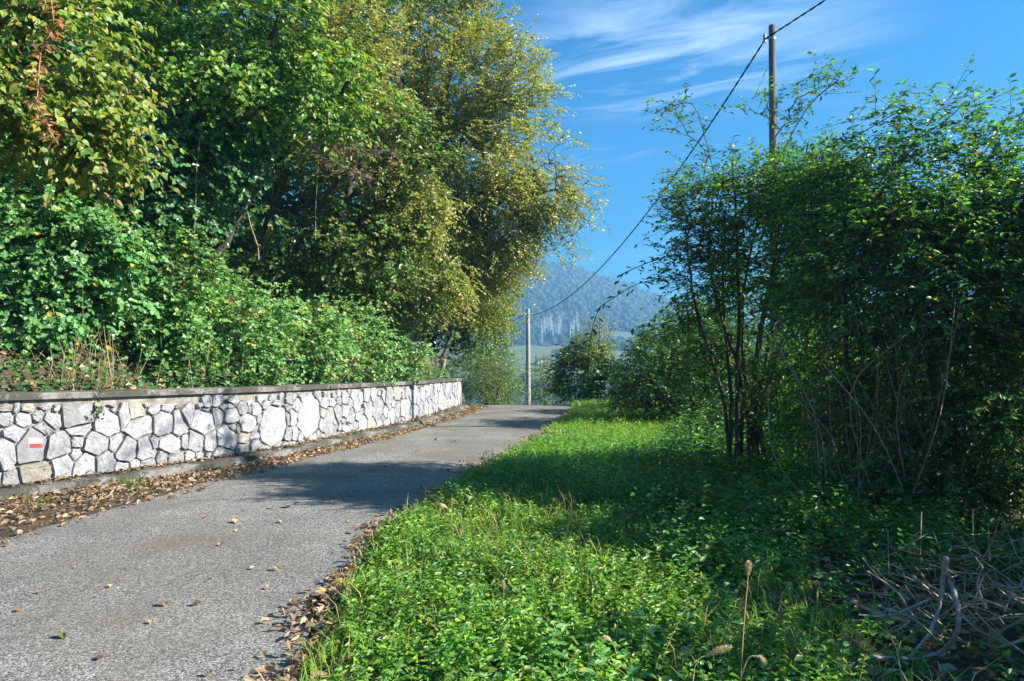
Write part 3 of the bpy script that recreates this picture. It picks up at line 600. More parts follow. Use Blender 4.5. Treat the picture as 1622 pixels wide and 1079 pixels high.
    nv = nb + rng.normal(0, lf.get('rough', .45), (n_, 3)) + outw[kk] * .25
    csh = np.repeat(np.repeat(rng.uniform(.8, 1.2, len(cl)), nt), nl)
    cp = palette(rng, lf['pal'], n_) * csh[:, None] * lf.get('gain', 1.5)
    if 'dead' in lf:                                     # a few whole sprays turned yellow or brown
        dm = np.repeat(rng.random(T_) < lf['dead'][0], nl); cp[dm] = palette(rng, lf['dead'][1], int(dm.sum()))
    leaves(lg, pos, ld, nv, lf['size'] * rng.uniform(.6, 1.2, n_), lf['w'] * rng.uniform(.85, 1.15, n_), cp, lf.get('t', T_OVAL))
    if tw.n: tag(link('twigs', tw.mesh('twigs', base, M[bark]), e), kind='stuff')
    tag(link('crown' if stem_name == 'trunk' else 'foliage', lg.mesh('foliage', base, M[lf.get('mat', 'leaf')]), e), kind='stuff')
    return e
def gp(px, Y, dz=0.0): x = (px - CX) / F * Y; return np.array([x, Y, Hs(x, Y) + dz])
GREEN, BRIGHT, DARK, IVY = (.055, .135, .02), (.11, .21, .025), (.022, .065, .014), (.030, .085, .030)
OLIVE, BRN, YEL, TAN, MINT = (.13, .145, .022), (.17, .115, .035), (.27, .22, .03), (.32, .21, .10), (.10, .20, .07)
LF = dict(
    linden=dict(dens=1.6, size=.098, w=.85, twigs=6, n=7, len=.5, t=T_HEART, pal=[((.13, .19, .025), 4), ((.19, .19, .03), 2), (GREEN, 2), (YEL, .35), (TAN, .25)], hang=.6, face=(.35, -.25, .7), rough=.4, dead=(.03, [(TAN, 1)])),
    hazel=dict(dens=1.5, size=.095, w=.85, twigs=6, n=7, len=.5, t=T_HEART, pal=[(BRIGHT, 4), (GREEN, 3), ((.16, .24, .03), 2), (YEL, .3)], hang=.5, face=(.3, -.25, .7), rough=.45),
    ivy=dict(gain=2.0, dens=1.45, size=.075, w=1.0, twigs=7, n=9, len=.36, t=T_LOBE, pal=[(IVY, 4), (DARK, 2), ((.05, .12, .05), 3), (GREEN, 1)], hang=.6, face=(.5, -.5, .45), rough=.45, mat='glossy_leaf', spread=.12),
    bramble=dict(gain=2.0, dens=1.3, size=.08, w=.8, twigs=7, n=9, len=.38, t=T_DIA, pal=[(MINT, 4), (GREEN, 3), ((.08, .17, .05), 3), (YEL, .25), (TAN, .25)], hang=.3, face=(.4, -.4, .6), rough=.5, spread=.1),
    under=dict(gain=1.8, dens=1.5, size=.10, w=.8, twigs=7, n=8, len=.5, t=T_DIA, pal=[(GREEN, 2.5), (DARK, 1.5), ((.085, .13, .024), 4), ((.11, .13, .025), 3), (BRN, .6)], face=(.4, -.3, .6), rough=.5, spread=.12),
    elm=dict(gain=3.0, dens=1.3, size=.095, w=.6, twigs=7, n=11, len=.55, t=T_DIA, pal=[((.105, .12, .024), 5), ((.13, .12, .03), 3), ((.14, .095, .035), 2.5), ((.075, .11, .02), 4)], face=(.45, -.3, .5), rough=.6, spread=.14, dead=(.05, [(BRN, 2), (TAN, 1)]), out=.8),
    golden=dict(gain=2.0, dens=1.3, size=.095, w=.62, twigs=7, n=10, len=.55, t=T_DIA, pal=[((.14, .15, .022), 4), ((.10, .125, .022), 3), (GREEN, 3), ((.2, .16, .03), .8), (BRN, .8)], face=(.45, -.3, .5), rough=.6, spread=.14),
    back=dict(dens=1.9, size=.23, w=.7, twigs=6, n=9, len=.8, t=T_DIA, pal=[(GREEN, 3), (DARK, 3), (OLIVE, 1)], face=(.4, -.3, .6), rough=.6, spread=.25),
    shrub=dict(gain=2.2, dens=1.15, size=.066, w=.52, twigs=6, n=8, len=.42, t=T_OVAL, pal=[(GREEN, 4), (DARK, 3), ((.07, .15, .02), 2), ((.10, .07, .025), .7), (YEL, .2)], face=(0, 0, 1), rough=.45, spread=.08, up=.2),
    thicket=dict(gain=2.3, dens=1.05, size=.07, w=.52, twigs=7, n=9, len=.55, t=T_OVAL, pal=[(GREEN, 4), (DARK, 5), ((.09, .19, .02), 2), ((.035, .08, .03), 2), (YEL, .12), ((.12, .08, .03), .3)], face=(0, -.1, 1), rough=.5, spread=.12, hang=.35),
    far=dict(dens=1.2, size=.11, w=.6, twigs=7, n=10, len=.5, t=T_DIA, pal=[((.07, .13, .03), 4), (GREEN, 3), (OLIVE, 2), ((.10, .15, .05), 2)], face=(.3, -.2, .7), rough=.6, spread=.15),
    soft=dict(size=.10, w=.35, twigs=8, n=10, len=.7, t=T_DIA, pal=[((.10, .17, .05), 4), ((.08, .14, .045), 3), (OLIVE, 1)], face=(.3, -.2, .7), rough=.6, spread=.15, droop=.5),
)
def L(kind, **kw): d = dict(LF[kind]); d.update(kw); return d

# ---- left bank, near to far
b = np.array([-10.4, 10.6, Hs(-10.4, 10.6)])
plant('linden_tree', 'yellowish green large leaved tree hanging over the wall at the upper left', 'tree', b, [([b, b + (.4, -.2, 1.6), P(-60, 260, 9.8), P(20, 90, 9.3), P(90, -60, 9.0)], .13, .035)],
      [lobe(60, 110, 8.8, 150, 150, .9, 70), lobe(150, 200, 9.3, 90, 90, .6, 30), lobe(-80, 60, 9.2, 150, 200, 1.0, 36), lobe(60, -110, 9.4, 230, 110, 1.2, 36)], L('linden'), 101)
b = gp(250, 15.6)
plant('hazel_tree', 'bright green broad leaved tree at the top centre left', 'tree', b, [([b, b + (.4, -.5, 1.5), P(330, 300, 14.2), P(400, 130, 13.4), P(470, -40, 13)], .12, .035), ([b + (.3, .2, 0), P(380, 330, 15), P(490, 200, 13.6), P(560, 120, 13)], .09, .03)],
      [lobe(510, 150, 12.8, 110, 80, .8, 46), lobe(430, 60, 13, 130, 90, .9, 40), lobe(330, 30, 13.2, 130, 110, 1.0, 44), lobe(350, 140, 12.2, 80, 60, .6, 26), lobe(480, -90, 13.2, 220, 100, 1.2, 44), lobe(250, 80, 13.2, 90, 110, .8, 30)], L('hazel'), 102)
b = gp(160, 13.2)
plant('ivy_covered_tree', 'dark ivy covered tree in the middle of the left bank', 'tree', b, [([b, P(230, 420, 13.4), P(290, 280, 13), P(320, 120, 13.2)], .16, .07), ([b + (.5, .3, 0), P(330, 420, 14), P(400, 290, 14), P(440, 180, 14)], .10, .04)],
      [lobe(270, 230, 12.8, 110, 90, .7, 60), lobe(330, 270, 12.6, 90, 60, .6, 36), lobe(230, 330, 12.4, 110, 60, .6, 44), lobe(380, 200, 13.3, 80, 80, .7, 30)], L('ivy'), 103)
b = gp(40, 11.6)
plant('ivy_bush', 'dense ivy clad bush on the bank at the left edge', 'bush', b, [([b, P(40, 480, 11.5), P(70, 380, 11.3)], .07, .03), ([b, P(-40, 500, 11.5), P(-60, 350, 11.5)], .06, .03)],
      [lobe(60, 400, 11, 110, 80, .7, 60), lobe(170, 430, 11.3, 90, 70, .6, 46), lobe(-50, 440, 10.8, 120, 140, .8, 46), lobe(40, 520, 10.6, 90, 55, .5, 34), lobe(110, 300, 11.8, 140, 70, .7, 44)], L('ivy', pal=[((.04, .12, .035), 4), (GREEN, 3), ((.07, .17, .05), 3), (YEL, .2)]), 104, stem_name='stem')
b = gp(262, 13.2)
plant('creeper_bush', 'tall dark green bush spilling down the bank to the wall', 'bush', b, [([b, P(255, 480, 13), P(270, 380, 13)], .05, .02)],
      [lobe(265, 440, 12.2, 90, 90, .6, 60), lobe(262, 545, 11.9, 60, 60, .4, 34), lobe(205, 490, 12.2, 50, 45, .4, 16)], L('bramble', pal=[(GREEN, 4), (DARK, 2), (MINT, 2.5), (YEL, .2)]), 105, stem_name='stem')
brs = [((380, 530, 13.2, 100, 80, .8, 76), 'pale green bramble mound above the tallest stones of the wall'),
       ((480, 545, 14.8, 90, 65, .8, 64), 'rounded bramble mound in the middle of the bank'),
       ((560, 545, 16.8, 70, 62, .8, 56), 'mint green bramble mound left of the slim leaning trunks'),
       ((330, 500, 13.4, 70, 60, .6, 40), 'upper pale bramble mound against the dark hollow'),
       ((620, 575, 18.6, 60, 36, .7, 40), 'low bramble clump behind the far half of the wall')]
for i, (lb, lab) in enumerate(brs):
    b = gp(lb[0], lb[2] + .2); c = P(lb[0], lb[1], lb[2])
    plant('bramble_bush', lab, 'bramble', b, [([b, b * .5 + c * .5, c], .025, .012)], [lobe(*lb)], L('bramble'), 110 + i, 'bramble mounds on the left bank', stem_name='cane', limbs=2)
b = gp(520, 19)
plant('understorey_tree', 'deep green understorey tree behind the bramble mounds', 'tree', b, [([b, P(530, 420, 19), P(560, 260, 19), P(590, 130, 19.5)], .12, .04), ([b + (.5, 0, 0), P(590, 430, 19), P(640, 320, 19)], .08, .03), ([b + (-.4, 0, 0), P(450, 430, 18), P(430, 320, 17.6)], .08, .03)],
      [lobe(560, 400, 17.5, 110, 80, 1.0, 80), lobe(430, 420, 17.4, 60, 50, .7, 22), lobe(610, 350, 18, 70, 50, .8, 34), lobe(500, 270, 18.4, 90, 40, .8, 26), lobe(640, 450, 19, 80, 70, .9, 46)], L('under'), 120)
for i, (pl_, r0, lab) in enumerate([([(440, 450), (480, 370), (540, 280), (600, 190)], .085, 'leaning dark trunk at the left of the shaded hollow'), ([(470, 455), (515, 370), (575, 290), (640, 220)], .075, 'leaning dark trunk in the middle of the shaded hollow'), ([(505, 460), (560, 375), (610, 310), (660, 260)], .07, 'leaning dark trunk at the right of the shaded hollow'), ([(395, 440), (420, 360), (450, 290), (470, 210)], .07, 'steeper dark trunk beside the withered vine')]):
    Y = 17.6 + .3 * i; pts = [P(px, py, Y - .3 * k_) for k_, (px, py) in enumerate(pl_)]; b = pts[0].copy(); b[2] = Hs(b[0], b[1]) - .1
    plant('leaning_trunk', lab, 'tree', b, [([b] + pts[1:], r0, .03)], [(pts[-1], (.9, .7, .6), 16)], L('under', dens=1.0), 125 + i, 'leaning trunks in the hollow', limbs=2)
b = gp(600, 25)
plant('elm_tree', 'big brownish olive tree leaning out over the road against the sky', 'tree', b,
      [([b, P(610, 430, 24.5), P(640, 300, 24), P(690, 190, 23.5), P(730, 40, 23), P(750, -120, 23)], .2, .05), ([b + (.4, .3, 0), P(640, 420, 24), P(720, 350, 23), P(800, 320, 22.4), P(880, 300, 22)], .14, .03), ([b + (.2, -.2, 0), P(650, 260, 23.5), P(730, 210, 23), P(790, 150, 22.6)], .12, .03)],
      [lobe(700, 130, 22.8, 150, 130, 2.0, 210), lobe(760, 240, 22.4, 120, 100, 1.6, 150), lobe(640, 230, 22.8, 110, 110, 1.5, 120), lobe(800, 330, 22.2, 100, 90, 1.4, 120), lobe(720, 380, 23, 130, 80, 1.5, 120), lobe(760, -40, 23, 70, 110, 1.8, 80), lobe(690, 250, 24, 150, 160, 1.2, 110), lobe(855, 320, 22.2, 70, 60, 1.2, 60), lobe(800, 150, 22.4, 80, 110, 1.4, 80), lobe(580, 190, 17.4, 90, 120, .8, 90), lobe(560, 60, 17.6, 110, 80, .9, 60), lobe(650, 330, 18.0, 80, 80, .8, 70), lobe(690, 450, 19.5, 70, 50, .8, 40), lobe(760, 420, 23, 90, 50, 1.0, 60), lobe(600, 60, 22.5, 130, 130, 1.6, 120), lobe(660, -90, 23, 170, 100, 2, 90)],
      L('elm'), 130, limbs=9, rt=.006, hollow=.3,
      tips=[P(*t, 22) for t in [(945, 330), (930, 350), (915, 305), (905, 345), (930, 290), (900, 375), (885, 400), (905, 265), (880, 260), (895, 225), (885, 180), (870, 215), (850, 120), (845, 100), (855, 160), (838, 60), (878, 145), (870, 330), (865, 370), (890, 310), (850, 80), (905, 395), (938, 312), (920, 325), (880, 290), (868, 245), (860, 195)]])
b = gp(712, 26)
plant('golden_tree', 'yellow green tree with a slim leaning trunk at the end of the wall', 'tree', b, [([b, P(700, 580, 26), P(716, 525, 26), P(740, 440, 26), P(770, 360, 26)], .11, .04), ([gp(655, 26), P(672, 540, 26), P(677, 470, 26), P(690, 380, 26)], .10, .04), ([gp(690, 27), P(692, 560, 27), P(712, 515, 27)], .05, .03)],
      [lobe(758, 440, 25.5, 76, 70, 1.5, 110), lobe(700, 430, 25.5, 70, 60, 1.2, 70), lobe(782, 500, 27, 34, 40, 1.0, 30), lobe(745, 480, 27.5, 60, 40, 1.1, 34), lobe(818, 405, 25.5, 32, 28, .9, 24)], L('golden'), 131, bark='bark_pale', rt=.006)
b = gp(640, 22.5)
plant('sapling', 'cluster of slim bare leaning stems behind the far half of the wall', 'sapling', b, [([b, P(655, 520, 22.5), P(690, 440, 22.5)], .035, .015), ([b + (-.4, .1, 0), P(640, 530, 22.6), P(665, 455, 22.6)], .03, .012), ([b + (.2, .3, 0), P(672, 540, 23), P(690, 500, 23)], .025, .012)],
      [lobe(690, 440, 22.5, 40, 30, .6, 18), lobe(640, 490, 23, 40, 40, .6, 20)], L('under', dead=(.2, [(TAN, 1)])), 132, bark='bark_pale', stem_name='stem', limbs=1)
# trees filling the slope behind
for i, (px, Y, lab, lbs) in enumerate([
        (-350, 17, 'tall shaded tree high on the bank behind the left edge', [(-150, 200, 16, 300, 260, 2, 110), (-100, -80, 16, 350, 160, 2, 60)]),
        (120, 22, 'dark background tree behind the ivy covered tree', [(200, 260, 21, 220, 170, 2, 130), (150, 20, 21, 260, 160, 2, 110), (330, 420, 20, 130, 90, 1.2, 60)]),
        (420, 27, 'dark background tree behind the bright broad leaved tree', [(430, 220, 26, 180, 190, 2, 130), (420, -20, 26, 220, 130, 2, 90), (380, 180, 24, 160, 120, 1.5, 60), (540, 440, 25, 150, 80, 1.5, 70)]),
        (600, 34, 'shaded tree far up the bank behind the brownish tree', [(610, 300, 33, 160, 200, 2.5, 130), (600, 60, 33, 190, 150, 2.5, 100), (690, 480, 32, 120, 80, 1.5, 70)])]):
    b = gp(px, Y)
    plant('background_tree', lab, 'tree', b, [([b, b + (.2, 0, 2.5), P(lbs[0][0], lbs[0][1], Y), P(lbs[1][0], lbs[1][1], Y)], .2, .06)], [lobe(*l_) for l_ in lbs], L('back'), 140 + i, 'shaded trees up the bank', twigs=False, limbs=3)
# beyond the wall
for i, (nm, lab, px, Y, lbs, kd) in enumerate([
        ('feathery_bush', 'soft feathery green bush just past the end of the wall', 770, 31, [(775, 600, 31, 48, 42, 1.2, 60), (745, 590, 32, 40, 45, 1, 40)], 'soft'),
        ('roadside_tree', 'small roadside tree leaning over the bend left of the far pole', 770, 37, [(770, 545, 36, 44, 60, 1.4, 70), (785, 590, 36, 32, 50, 1.2, 50), (795, 625, 35, 26, 30, .8, 26)], 'far'),
        ('downhill_bush', 'yellowish bush standing right behind the far pole', 865, 46, [(862, 610, 46, 34, 42, 1.4, 56)], 'far'),
        ('downhill_shrub', 'low hazy shrub right of the far pole below the crest', 905, 60, [(890, 600, 60, 50, 45, 2.5, 60)], 'soft')]):
    b = gp(px, Y); c = P(lbs[0][0], lbs[0][1], lbs[0][2])
    plant(nm, lab, 'bush' if 'tree' not in nm else 'tree', b, [([b, b * .6 + c * .4, c], .05, .02), ([b + (.3, .1, 0), b * .5 + c * .5 + (.4, 0, 0), c + (.6, 0, .4)], .04, .02)], [lobe(*l_) for l_ in lbs], L(kd), 150 + i, stem_name='stem', limbs=2)
# ---- right side
b = gp(930, 28)
plant('far_bush', 'round dark bush at the crest right of the far pole', 'bush', b, [([b, P(925, 600, 28), P(930, 560, 28)], .05, .02)], [lobe(915, 595, 28, 44, 45, 1.0, 64), lobe(960, 600, 27, 40, 36, 1.0, 46), lobe(930, 560, 28, 36, 26, .7, 30)], L('far', pal=[(GREEN, 4), (DARK, 2), ((.10, .14, .06), 2)]), 160, stem_name='stem', limbs=2)
b = gp(945, 27)
plant('yellow_sapling', 'thin yellowing sapling sticking out above the crest bush', 'sapling', b, [([b, P(948, 560, 27), P(950, 505, 27)], .03, .01), ([b, P(956, 560, 27), P(972, 510, 27)], .025, .008)], [lobe(948, 545, 27, 18, 36, .4, 22)], L('far', size=.08, pal=[((.22, .22, .04), 3), ((.14, .18, .04), 2)], n=6), 161, stem_name='stem', limbs=1, rt=.004)
b = gp(1060, 18.5)
plant('dark_bush', 'dark tangled bush behind the multi stemmed shrub', 'bush', b, [([b, P(1060, 590, 18.5), P(1050, 530, 18.5)], .06, .02), ([b + (.6, .2, 0), P(1100, 590, 18.6), P(1110, 520, 18.6)], .05, .02)],
      [lobe(1050, 590, 18, 60, 75, 1.2, 110), lobe(1110, 560, 18.6, 70, 100, 1.3, 110), lobe(1010, 620, 18, 40, 40, .9, 40)], L('shrub', t=T_DIA, w=.7, size=.08, pal=[(GREEN, 4), (DARK, 4), ((.13, .10, .05), 1.4)]), 162, stem_name='stem', limbs=3)
b = gp(1190, 19)
plant('hedge_bush', 'bush in the hedge behind the tall pole foot', 'bush', b, [([b, P(1200, 560, 19), P(1210, 480, 19)], .06, .02)], [lobe(1200, 540, 19, 90, 110, 1.4, 110), lobe(1290, 520, 18, 100, 130, 1.4, 110)], L('shrub', t=T_DIA, w=.7, size=.09, n=8), 163, stem_name='stem', limbs=3)
# the multi-stemmed shrub
b = gp(1180, 10.0)
RY = 10.0
sp = [((1150, 650), (1100, 480), (1085, 360)), ((1158, 640), (1145, 470), (1150, 330)), ((1168, 620), (1170, 450), (1160, 250)), ((1178, 640), (1180, 450), (1225, 240)), ((1192, 630), (1215, 480), (1280, 230)), ((1200, 640), (1240, 470), (1300, 360)),
      ((1206, 650), (1260, 500), (1330, 420)), ((1172, 600), (1125, 430), (1130, 290)), ((1196, 600), (1228, 400), (1245, 300))]
stems_ = []
for i, pts in enumerate(sp):
    o = np.array([(-.28 + .07 * i), (.12 if i % 2 else -.1), -.05]); stems_.append(([b + o] + [P(px, py, RY + (.25 if i % 2 else -.2) * k_) for k_, (px, py) in enumerate(pts)], .028 + .006 * (i % 3), .010))
plant('multi_stemmed_shrub', 'tall many stemmed shrub with thin brown stems on the right verge', 'shrub', b, stems_,
      [lobe(1130, 340, 9.9, 70, 70, .7, 56), lobe(1200, 320, 10, 80, 70, .8, 60), lobe(1120, 440, 10, 70, 80, .7, 46), lobe(1280, 310, 10, 80, 80, .8, 58), lobe(1210, 430, 10.2, 110, 80, .8, 60), lobe(1110, 560, 10.3, 50, 60, .5, 26), lobe(1230, 560, 10.6, 90, 80, .6, 34)],
      L('shrub'), 170, stem_name='stem', limbs=6, rt=.0042, hollow=.35,
      tips=[P(*t, 10.5) for t in [(1045, 175), (1065, 170), (1075, 190), (1090, 215), (1185, 175), (1200, 180), (1290, 130), (1310, 125), (1330, 130), (1275, 150), (1300, 150), (1250, 175), (1265, 190), (1120, 250), (1150, 240), (1095, 290), (1060, 335), (1045, 340), (1075, 310), (1235, 205), (1220, 160)]])
b = gp(1420, 8.4)
plant('thicket', 'huge dense thicket of creepers and shrubs filling the right side', 'thicket', b,
      [([b, P(1420, 620, 8.4), P(1400, 420, 8.2), P(1400, 290, 8.2)], .05, .015), ([b + (.8, .1, 0), P(1540, 620, 8.2), P(1560, 440, 8), P(1560, 300, 8)], .05, .015), ([b + (-.5, .2, 0), P(1340, 620, 8.6), P(1340, 420, 8.6)], .045, .015), ([b + (1.8, -.2, 0), P(1660, 580, 8), P(1650, 350, 7.8)], .05, .015), ([b + (.3, -.1, 0), P(1480, 640, 8.2), P(1450, 470, 8.0), P(1330, 300, 8.4)], .04, .012)],
      [lobe(1390, 370, 8.2, 100, 70, .8, 76), lobe(1490, 365, 7.9, 110, 72, .8, 84), lobe(1590, 370, 7.7, 90, 76, .8, 74), lobe(1690, 380, 7.5, 90, 110, .8, 60), lobe(1400, 460, 8.0, 110, 80, .8, 80), lobe(1520, 480, 7.6, 120, 80, .8, 90), lobe(1620, 520, 7.4, 80, 90, .7, 60), lobe(1310, 400, 8.8, 60, 100, .7, 46), lobe(1320, 530, 8.9, 60, 90, .6, 34), lobe(1450, 590, 8.0, 130, 70, .7, 50), lobe(1580, 650, 7.3, 100, 60, .5, 40), lobe(1380, 660, 8.2, 90, 70, .6, 44), lobe(1270, 620, 9.4, 70, 90, .6, 40), lobe(1480, 740, 7.6, 120, 60, .5, 40),
       lobe(1360, 285, 8.4, 70, 36, .6, 18), lobe(1470, 260, 8.2, 80, 30, .6, 16), lobe(1570, 275, 8, 80, 30, .6, 15), lobe(1660, 285, 7.7, 70, 36, .6, 16), lobe(1275, 320, 9.2, 60, 60, .6, 30), lobe(1320, 300, 8.8, 60, 50, .6, 22), lobe(1270, 440, 9.2, 50, 90, .6, 26)],
      L('thicket'), 171, stem_name='stem', limbs=10, rt=.004, hollow=.35,
      tips=[P(*t, 8.0) for t in [(1350, 215), (1365, 200), (1420, 185), (1435, 190), (1515, 175), (1525, 185), (1535, 200), (1500, 200), (1475, 205), (1610, 195), (1590, 210), (1575, 225), (1390, 215), (1455, 215), (1550, 220), (1622, 205)]])
rng = np.random.default_rng(173)
vg = Geo()
for i in range(210):                                     # bare vine stems tangled under the thicket
    px, Y = rng.uniform(1290, 1680), rng.uniform(7.2, 9.2); g0 = gp(px, Y); top = P(px + rng.normal(0, 70), rng.uniform(430, 640), Y + rng.normal(0, .3)); mid = (g0 + top) / 2 + rng.normal(0, .16, 3); tube(vg, spline([g0, mid, top], 4), np.linspace(.008, .004, 9) * rng.uniform(.5, 1.2), 3)
tag(link('bare_vines', vg.mesh('bare_vines', mat=M['twig_dry'])), 'tangle of bare brown vine stems in the dark foot of the thicket', 'vines', kind='stuff')
b = gp(1720, 7.4)
plant('dark_thicket_foot', 'low dark shrub under the thicket at the right edge', 'shrub', b, [([b, b + (-.3, .1, .8), b + (-.5, .2, 1.4)], .03, .012)], [lobe(1600, 720, 7.4, 110, 60, .5, 22), lobe(1560, 800, 7.0, 110, 50, .5, 24), lobe(1440, 790, 7.8, 90, 40, .5, 22)], L('thicket', pal=[(DARK, 4), (GREEN, 3)]), 172, stem_name='stem', limbs=2, rt=.004)
# hedge running on behind the thicket (it shades the verge)
for i, (X_, Y_, h_) in enumerate([(7.2, 12.2, 1.7), (6.9, 15.5, 1.5), (5.6, 22.5, 3.0), (5.6, 27, 2.6), (8.2, 9.6, 4.2), (5.6, 14.4, 1.3), (6.1, 5.6, 3.8), (5.8, 3.3, 3.0), (6.0, 1.1, 2.4)]):
    b = np.array([X_, Y_, Hs(X_, Y_)])
    plant('hedgerow_bush', ['hedge bush right behind the big thicket', 'hedge bush beside the foot of the tall pole', 'hedge bush between the dark bush and the crest', 'last hedge bush before the crest bush', 'hedge bush at the outer side of the thicket', 'rounded hedge bush seen between shrub stems and thicket', 'tall hedge bush beyond the right edge beside the thicket', 'hedge bush beyond the right edge above the brush pile', 'low hedge bush beyond the lower right corner'][i], 'bush', b, [([b, b + (0, 0, h_ * .5), b + (.2, 0, h_ * .8)], .06, .02), ([b, b + (.5, .3, h_ * .5), b + (.8, .4, h_ * .7)], .05, .02)],
          [(b + (0, 0, h_ * .55), (1.3, 1.5, h_ * .45), 110)], L('thicket', size=.12, n=7, dens=1.2, w=.8, t=T_DIA), 180 + i, 'hedgerow bushes', stem_name='stem', limbs=2, twigs=False)

# ------------------------------------------------------------------ ground vegetation
def xr(y): return np.interp(y, ROAD[:, 3], ROAD[:, 2])
def xl(y): return np.interp(y, ROAD[:, 1], ROAD[:, 0])
def kerbx(y): return np.interp(y, KERB[:, 1], KERB[:, 0])
def ground_cover(name, label, n, yr, xspan, hgt, size, lpp, pal, seed, w=.6, pw=1.0, dens=None, tilt=.35, tm=T_OVAL, brush=True, patch=0.0):
    rng = np.random.default_rng(seed); y = yr[0] + (yr[1] - yr[0]) * rng.random(n) ** pw; x = xr(y) + xspan[0] + (xspan[1] - xspan[0]) * rng.random(n)
    cl = wob(x, y, 1.7, .5) + wob(x, y, 4.3, .3); k = (rng.random(n) < sstep(-.9, .25, cl) * .8 + .2) & ((patch == 0) | (wob(x + 3, y - 2, 2.6, .6) > .15)) & ~(brush & (((x > 1.5 + .1 * np.sin(y * 9)) & (y < 4.15)) | ((x > 1.95 + .15 * np.sin(y * 9)) & (y < 5.0)))); x, y = x[k], y[k]; n = len(x); cl = cl[k] * 1.6 + wob(x, y, 7.5, .3)[...]
    h = hgt * rng.uniform(.4, 1.25, n) * (1 + .45 * np.clip(cl, -1, 1)) * sstep(-.12, .45, x - xr(y) - xspan[0] + .12) ** .5
    z = H(x, y); b = np.stack([x, y, z], -1); lean = rng.normal(0, .22, (n, 3)); lean[:, 2] = 1; lean = nrm(lean)
    gg = Geo(); kk = np.repeat(np.arange(n), lpp); t = np.tile((np.arange(lpp) + 1.) / lpp, n) ** .7; m_ = n * lpp
    pos = b[kk] + lean[kk] * (h[kk] * t)[:, None]
    an = rng.uniform(0, 6.28, n)[kk] + np.tile(np.arange(lpp) * 2.4, n) + rng.normal(0, .3, m_)
    d = np.stack([np.cos(an), np.sin(an), rng.uniform(-.45, .6, m_)], -1); nv = np.array([0, 0, 1.]) + rng.normal(0, tilt, (m_, 3)) + SUN_DIR * .55
    sz = size * rng.uniform(.6, 1.25, m_) * (1.15 - .5 * t)
    leaves(gg, pos, d, nv, sz, w * rng.uniform(.85, 1.15, m_), palette(rng, pal, m_) * (rng.uniform(.7, 1.25, n)[kk] * (1 + .25 * np.clip(wob(x, y, 2.2, .5), -1, 1))[kk])[:, None] * 1.85, tm)
    tag(link(name, gg.mesh(name, mat=M['leaf'])), label, 'ground cover', kind='stuff')
    return b, lean, h
NET = [((.085, .18, .022), 4), ((.14, .23, .022), 2.5), ((.06, .15, .04), 2), ((.05, .135, .022), 3), ((.18, .23, .04), .7), ((.10, .18, .06), 1)]
ground_cover('nettle_carpet', 'bright green carpet of small nettle like weeds beside the road', 5600, (2.6, 8.2), (.06, 3.2), .20, .06, 11, NET, 200, pw=1.1, w=.5, tm=T_LANCE, tilt=.45)
ground_cover('large_leaved_weeds', 'patches of larger pale leaves among the foreground weeds', 1300, (2.8, 9), (.25, 3.2), .2, .085, 6, [((.09, .19, .06), 3), ((.05, .13, .05), 4), ((.15, .2, .05), 1)], 205, w=.62, patch=1.0)
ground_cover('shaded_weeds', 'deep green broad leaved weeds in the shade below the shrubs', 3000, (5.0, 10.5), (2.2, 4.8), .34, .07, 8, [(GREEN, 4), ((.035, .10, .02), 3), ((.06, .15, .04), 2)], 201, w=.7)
ground_cover('verge_weeds', 'leafy weeds on the middle part of the verge', 4000, (7.6, 14), (.08, 4.2), .24, .068, 8, [(GREEN, 3), ((.07, .18, .025), 4), ((.05, .14, .03), 2)], 202, tm=T_DIA, w=.7)
ground_cover('hedge_foot_weeds', 'rank dark weeds along the foot of the hedge', 3000, (8.5, 26), (2.6, 7.5), .5, .12, 7, [(GREEN, 3), (DARK, 3), ((.06, .14, .03), 2)], 204, tm=T_DIA)
ground_cover('far_verge_weeds', 'short weeds on the far part of the verge up to the crest', 2200, (14, 27), (.1, 3.6), .2, .085, 6, [(GREEN, 2), ((.08, .19, .03), 4), ((.13, .2, .04), 1)], 203, tm=T_DIA)
ground_cover('brush_foot_weeds', 'scattered low green sprigs growing through the brush pile', 260, (3.3, 5.2), (2.7, 4.6), .16, .06, 6, [(GREEN, 3), ((.09, .19, .03), 2)], 206, brush=False)
def grass(name, label, n, yr, xspan, hgt, seed, pal, w=.03, sizey=1.0):
    rng = np.random.default_rng(seed); y = rng.uniform(*yr, n); x = xr(y) + rng.uniform(xspan[0], xspan[1], n)
    k = rng.random(n) < sstep(-.6, .5, wob(x, y, 1.3, .6)) + .12; x, y = x[k], y[k]; n = len(x)
    an = rng.uniform(0, 6.28, n); d = np.stack([np.cos(an) * .55, np.sin(an) * .55, rng.uniform(.6, 1.2, n)], -1); nv = np.stack([np.cos(an), np.sin(an), -.2 * np.ones(n)], -1) * -1
    gg = Geo(); leaves(gg, np.stack([x, y, H(x, y) - .01], -1), d, nv, hgt * rng.uniform(.5, 1.3, n), w * rng.uniform(.7, 1.3, n), palette(rng, pal, n) * 2.0, T_BLADE)
    tag(link(name, gg.mesh(name, mat=M['grass'])), label, 'grass', kind='stuff')
GP = [((.12, .21, .025), 4), ((.08, .17, .02), 3), ((.2, .24, .06), .8), ((.3, .26, .12), .25)]
grass('verge_grass', 'sunlit grass on the verge between road and shrubs', 26000, (9.5, 27), (.0, 3.6), .26, 210, GP, .035)
grass('near_grass', 'thin grass blades among the weeds in the foreground', 11000, (2.8, 9.5), (.0, 3.0), .21, 211, GP, .026)
grass('straw_blades', 'dry straw coloured blades among the foreground weeds', 2200, (2.8, 9.5), (.05, 3.0), .30, 212, [((.34, .27, .13), 2), ((.26, .2, .1), 1)], .02)

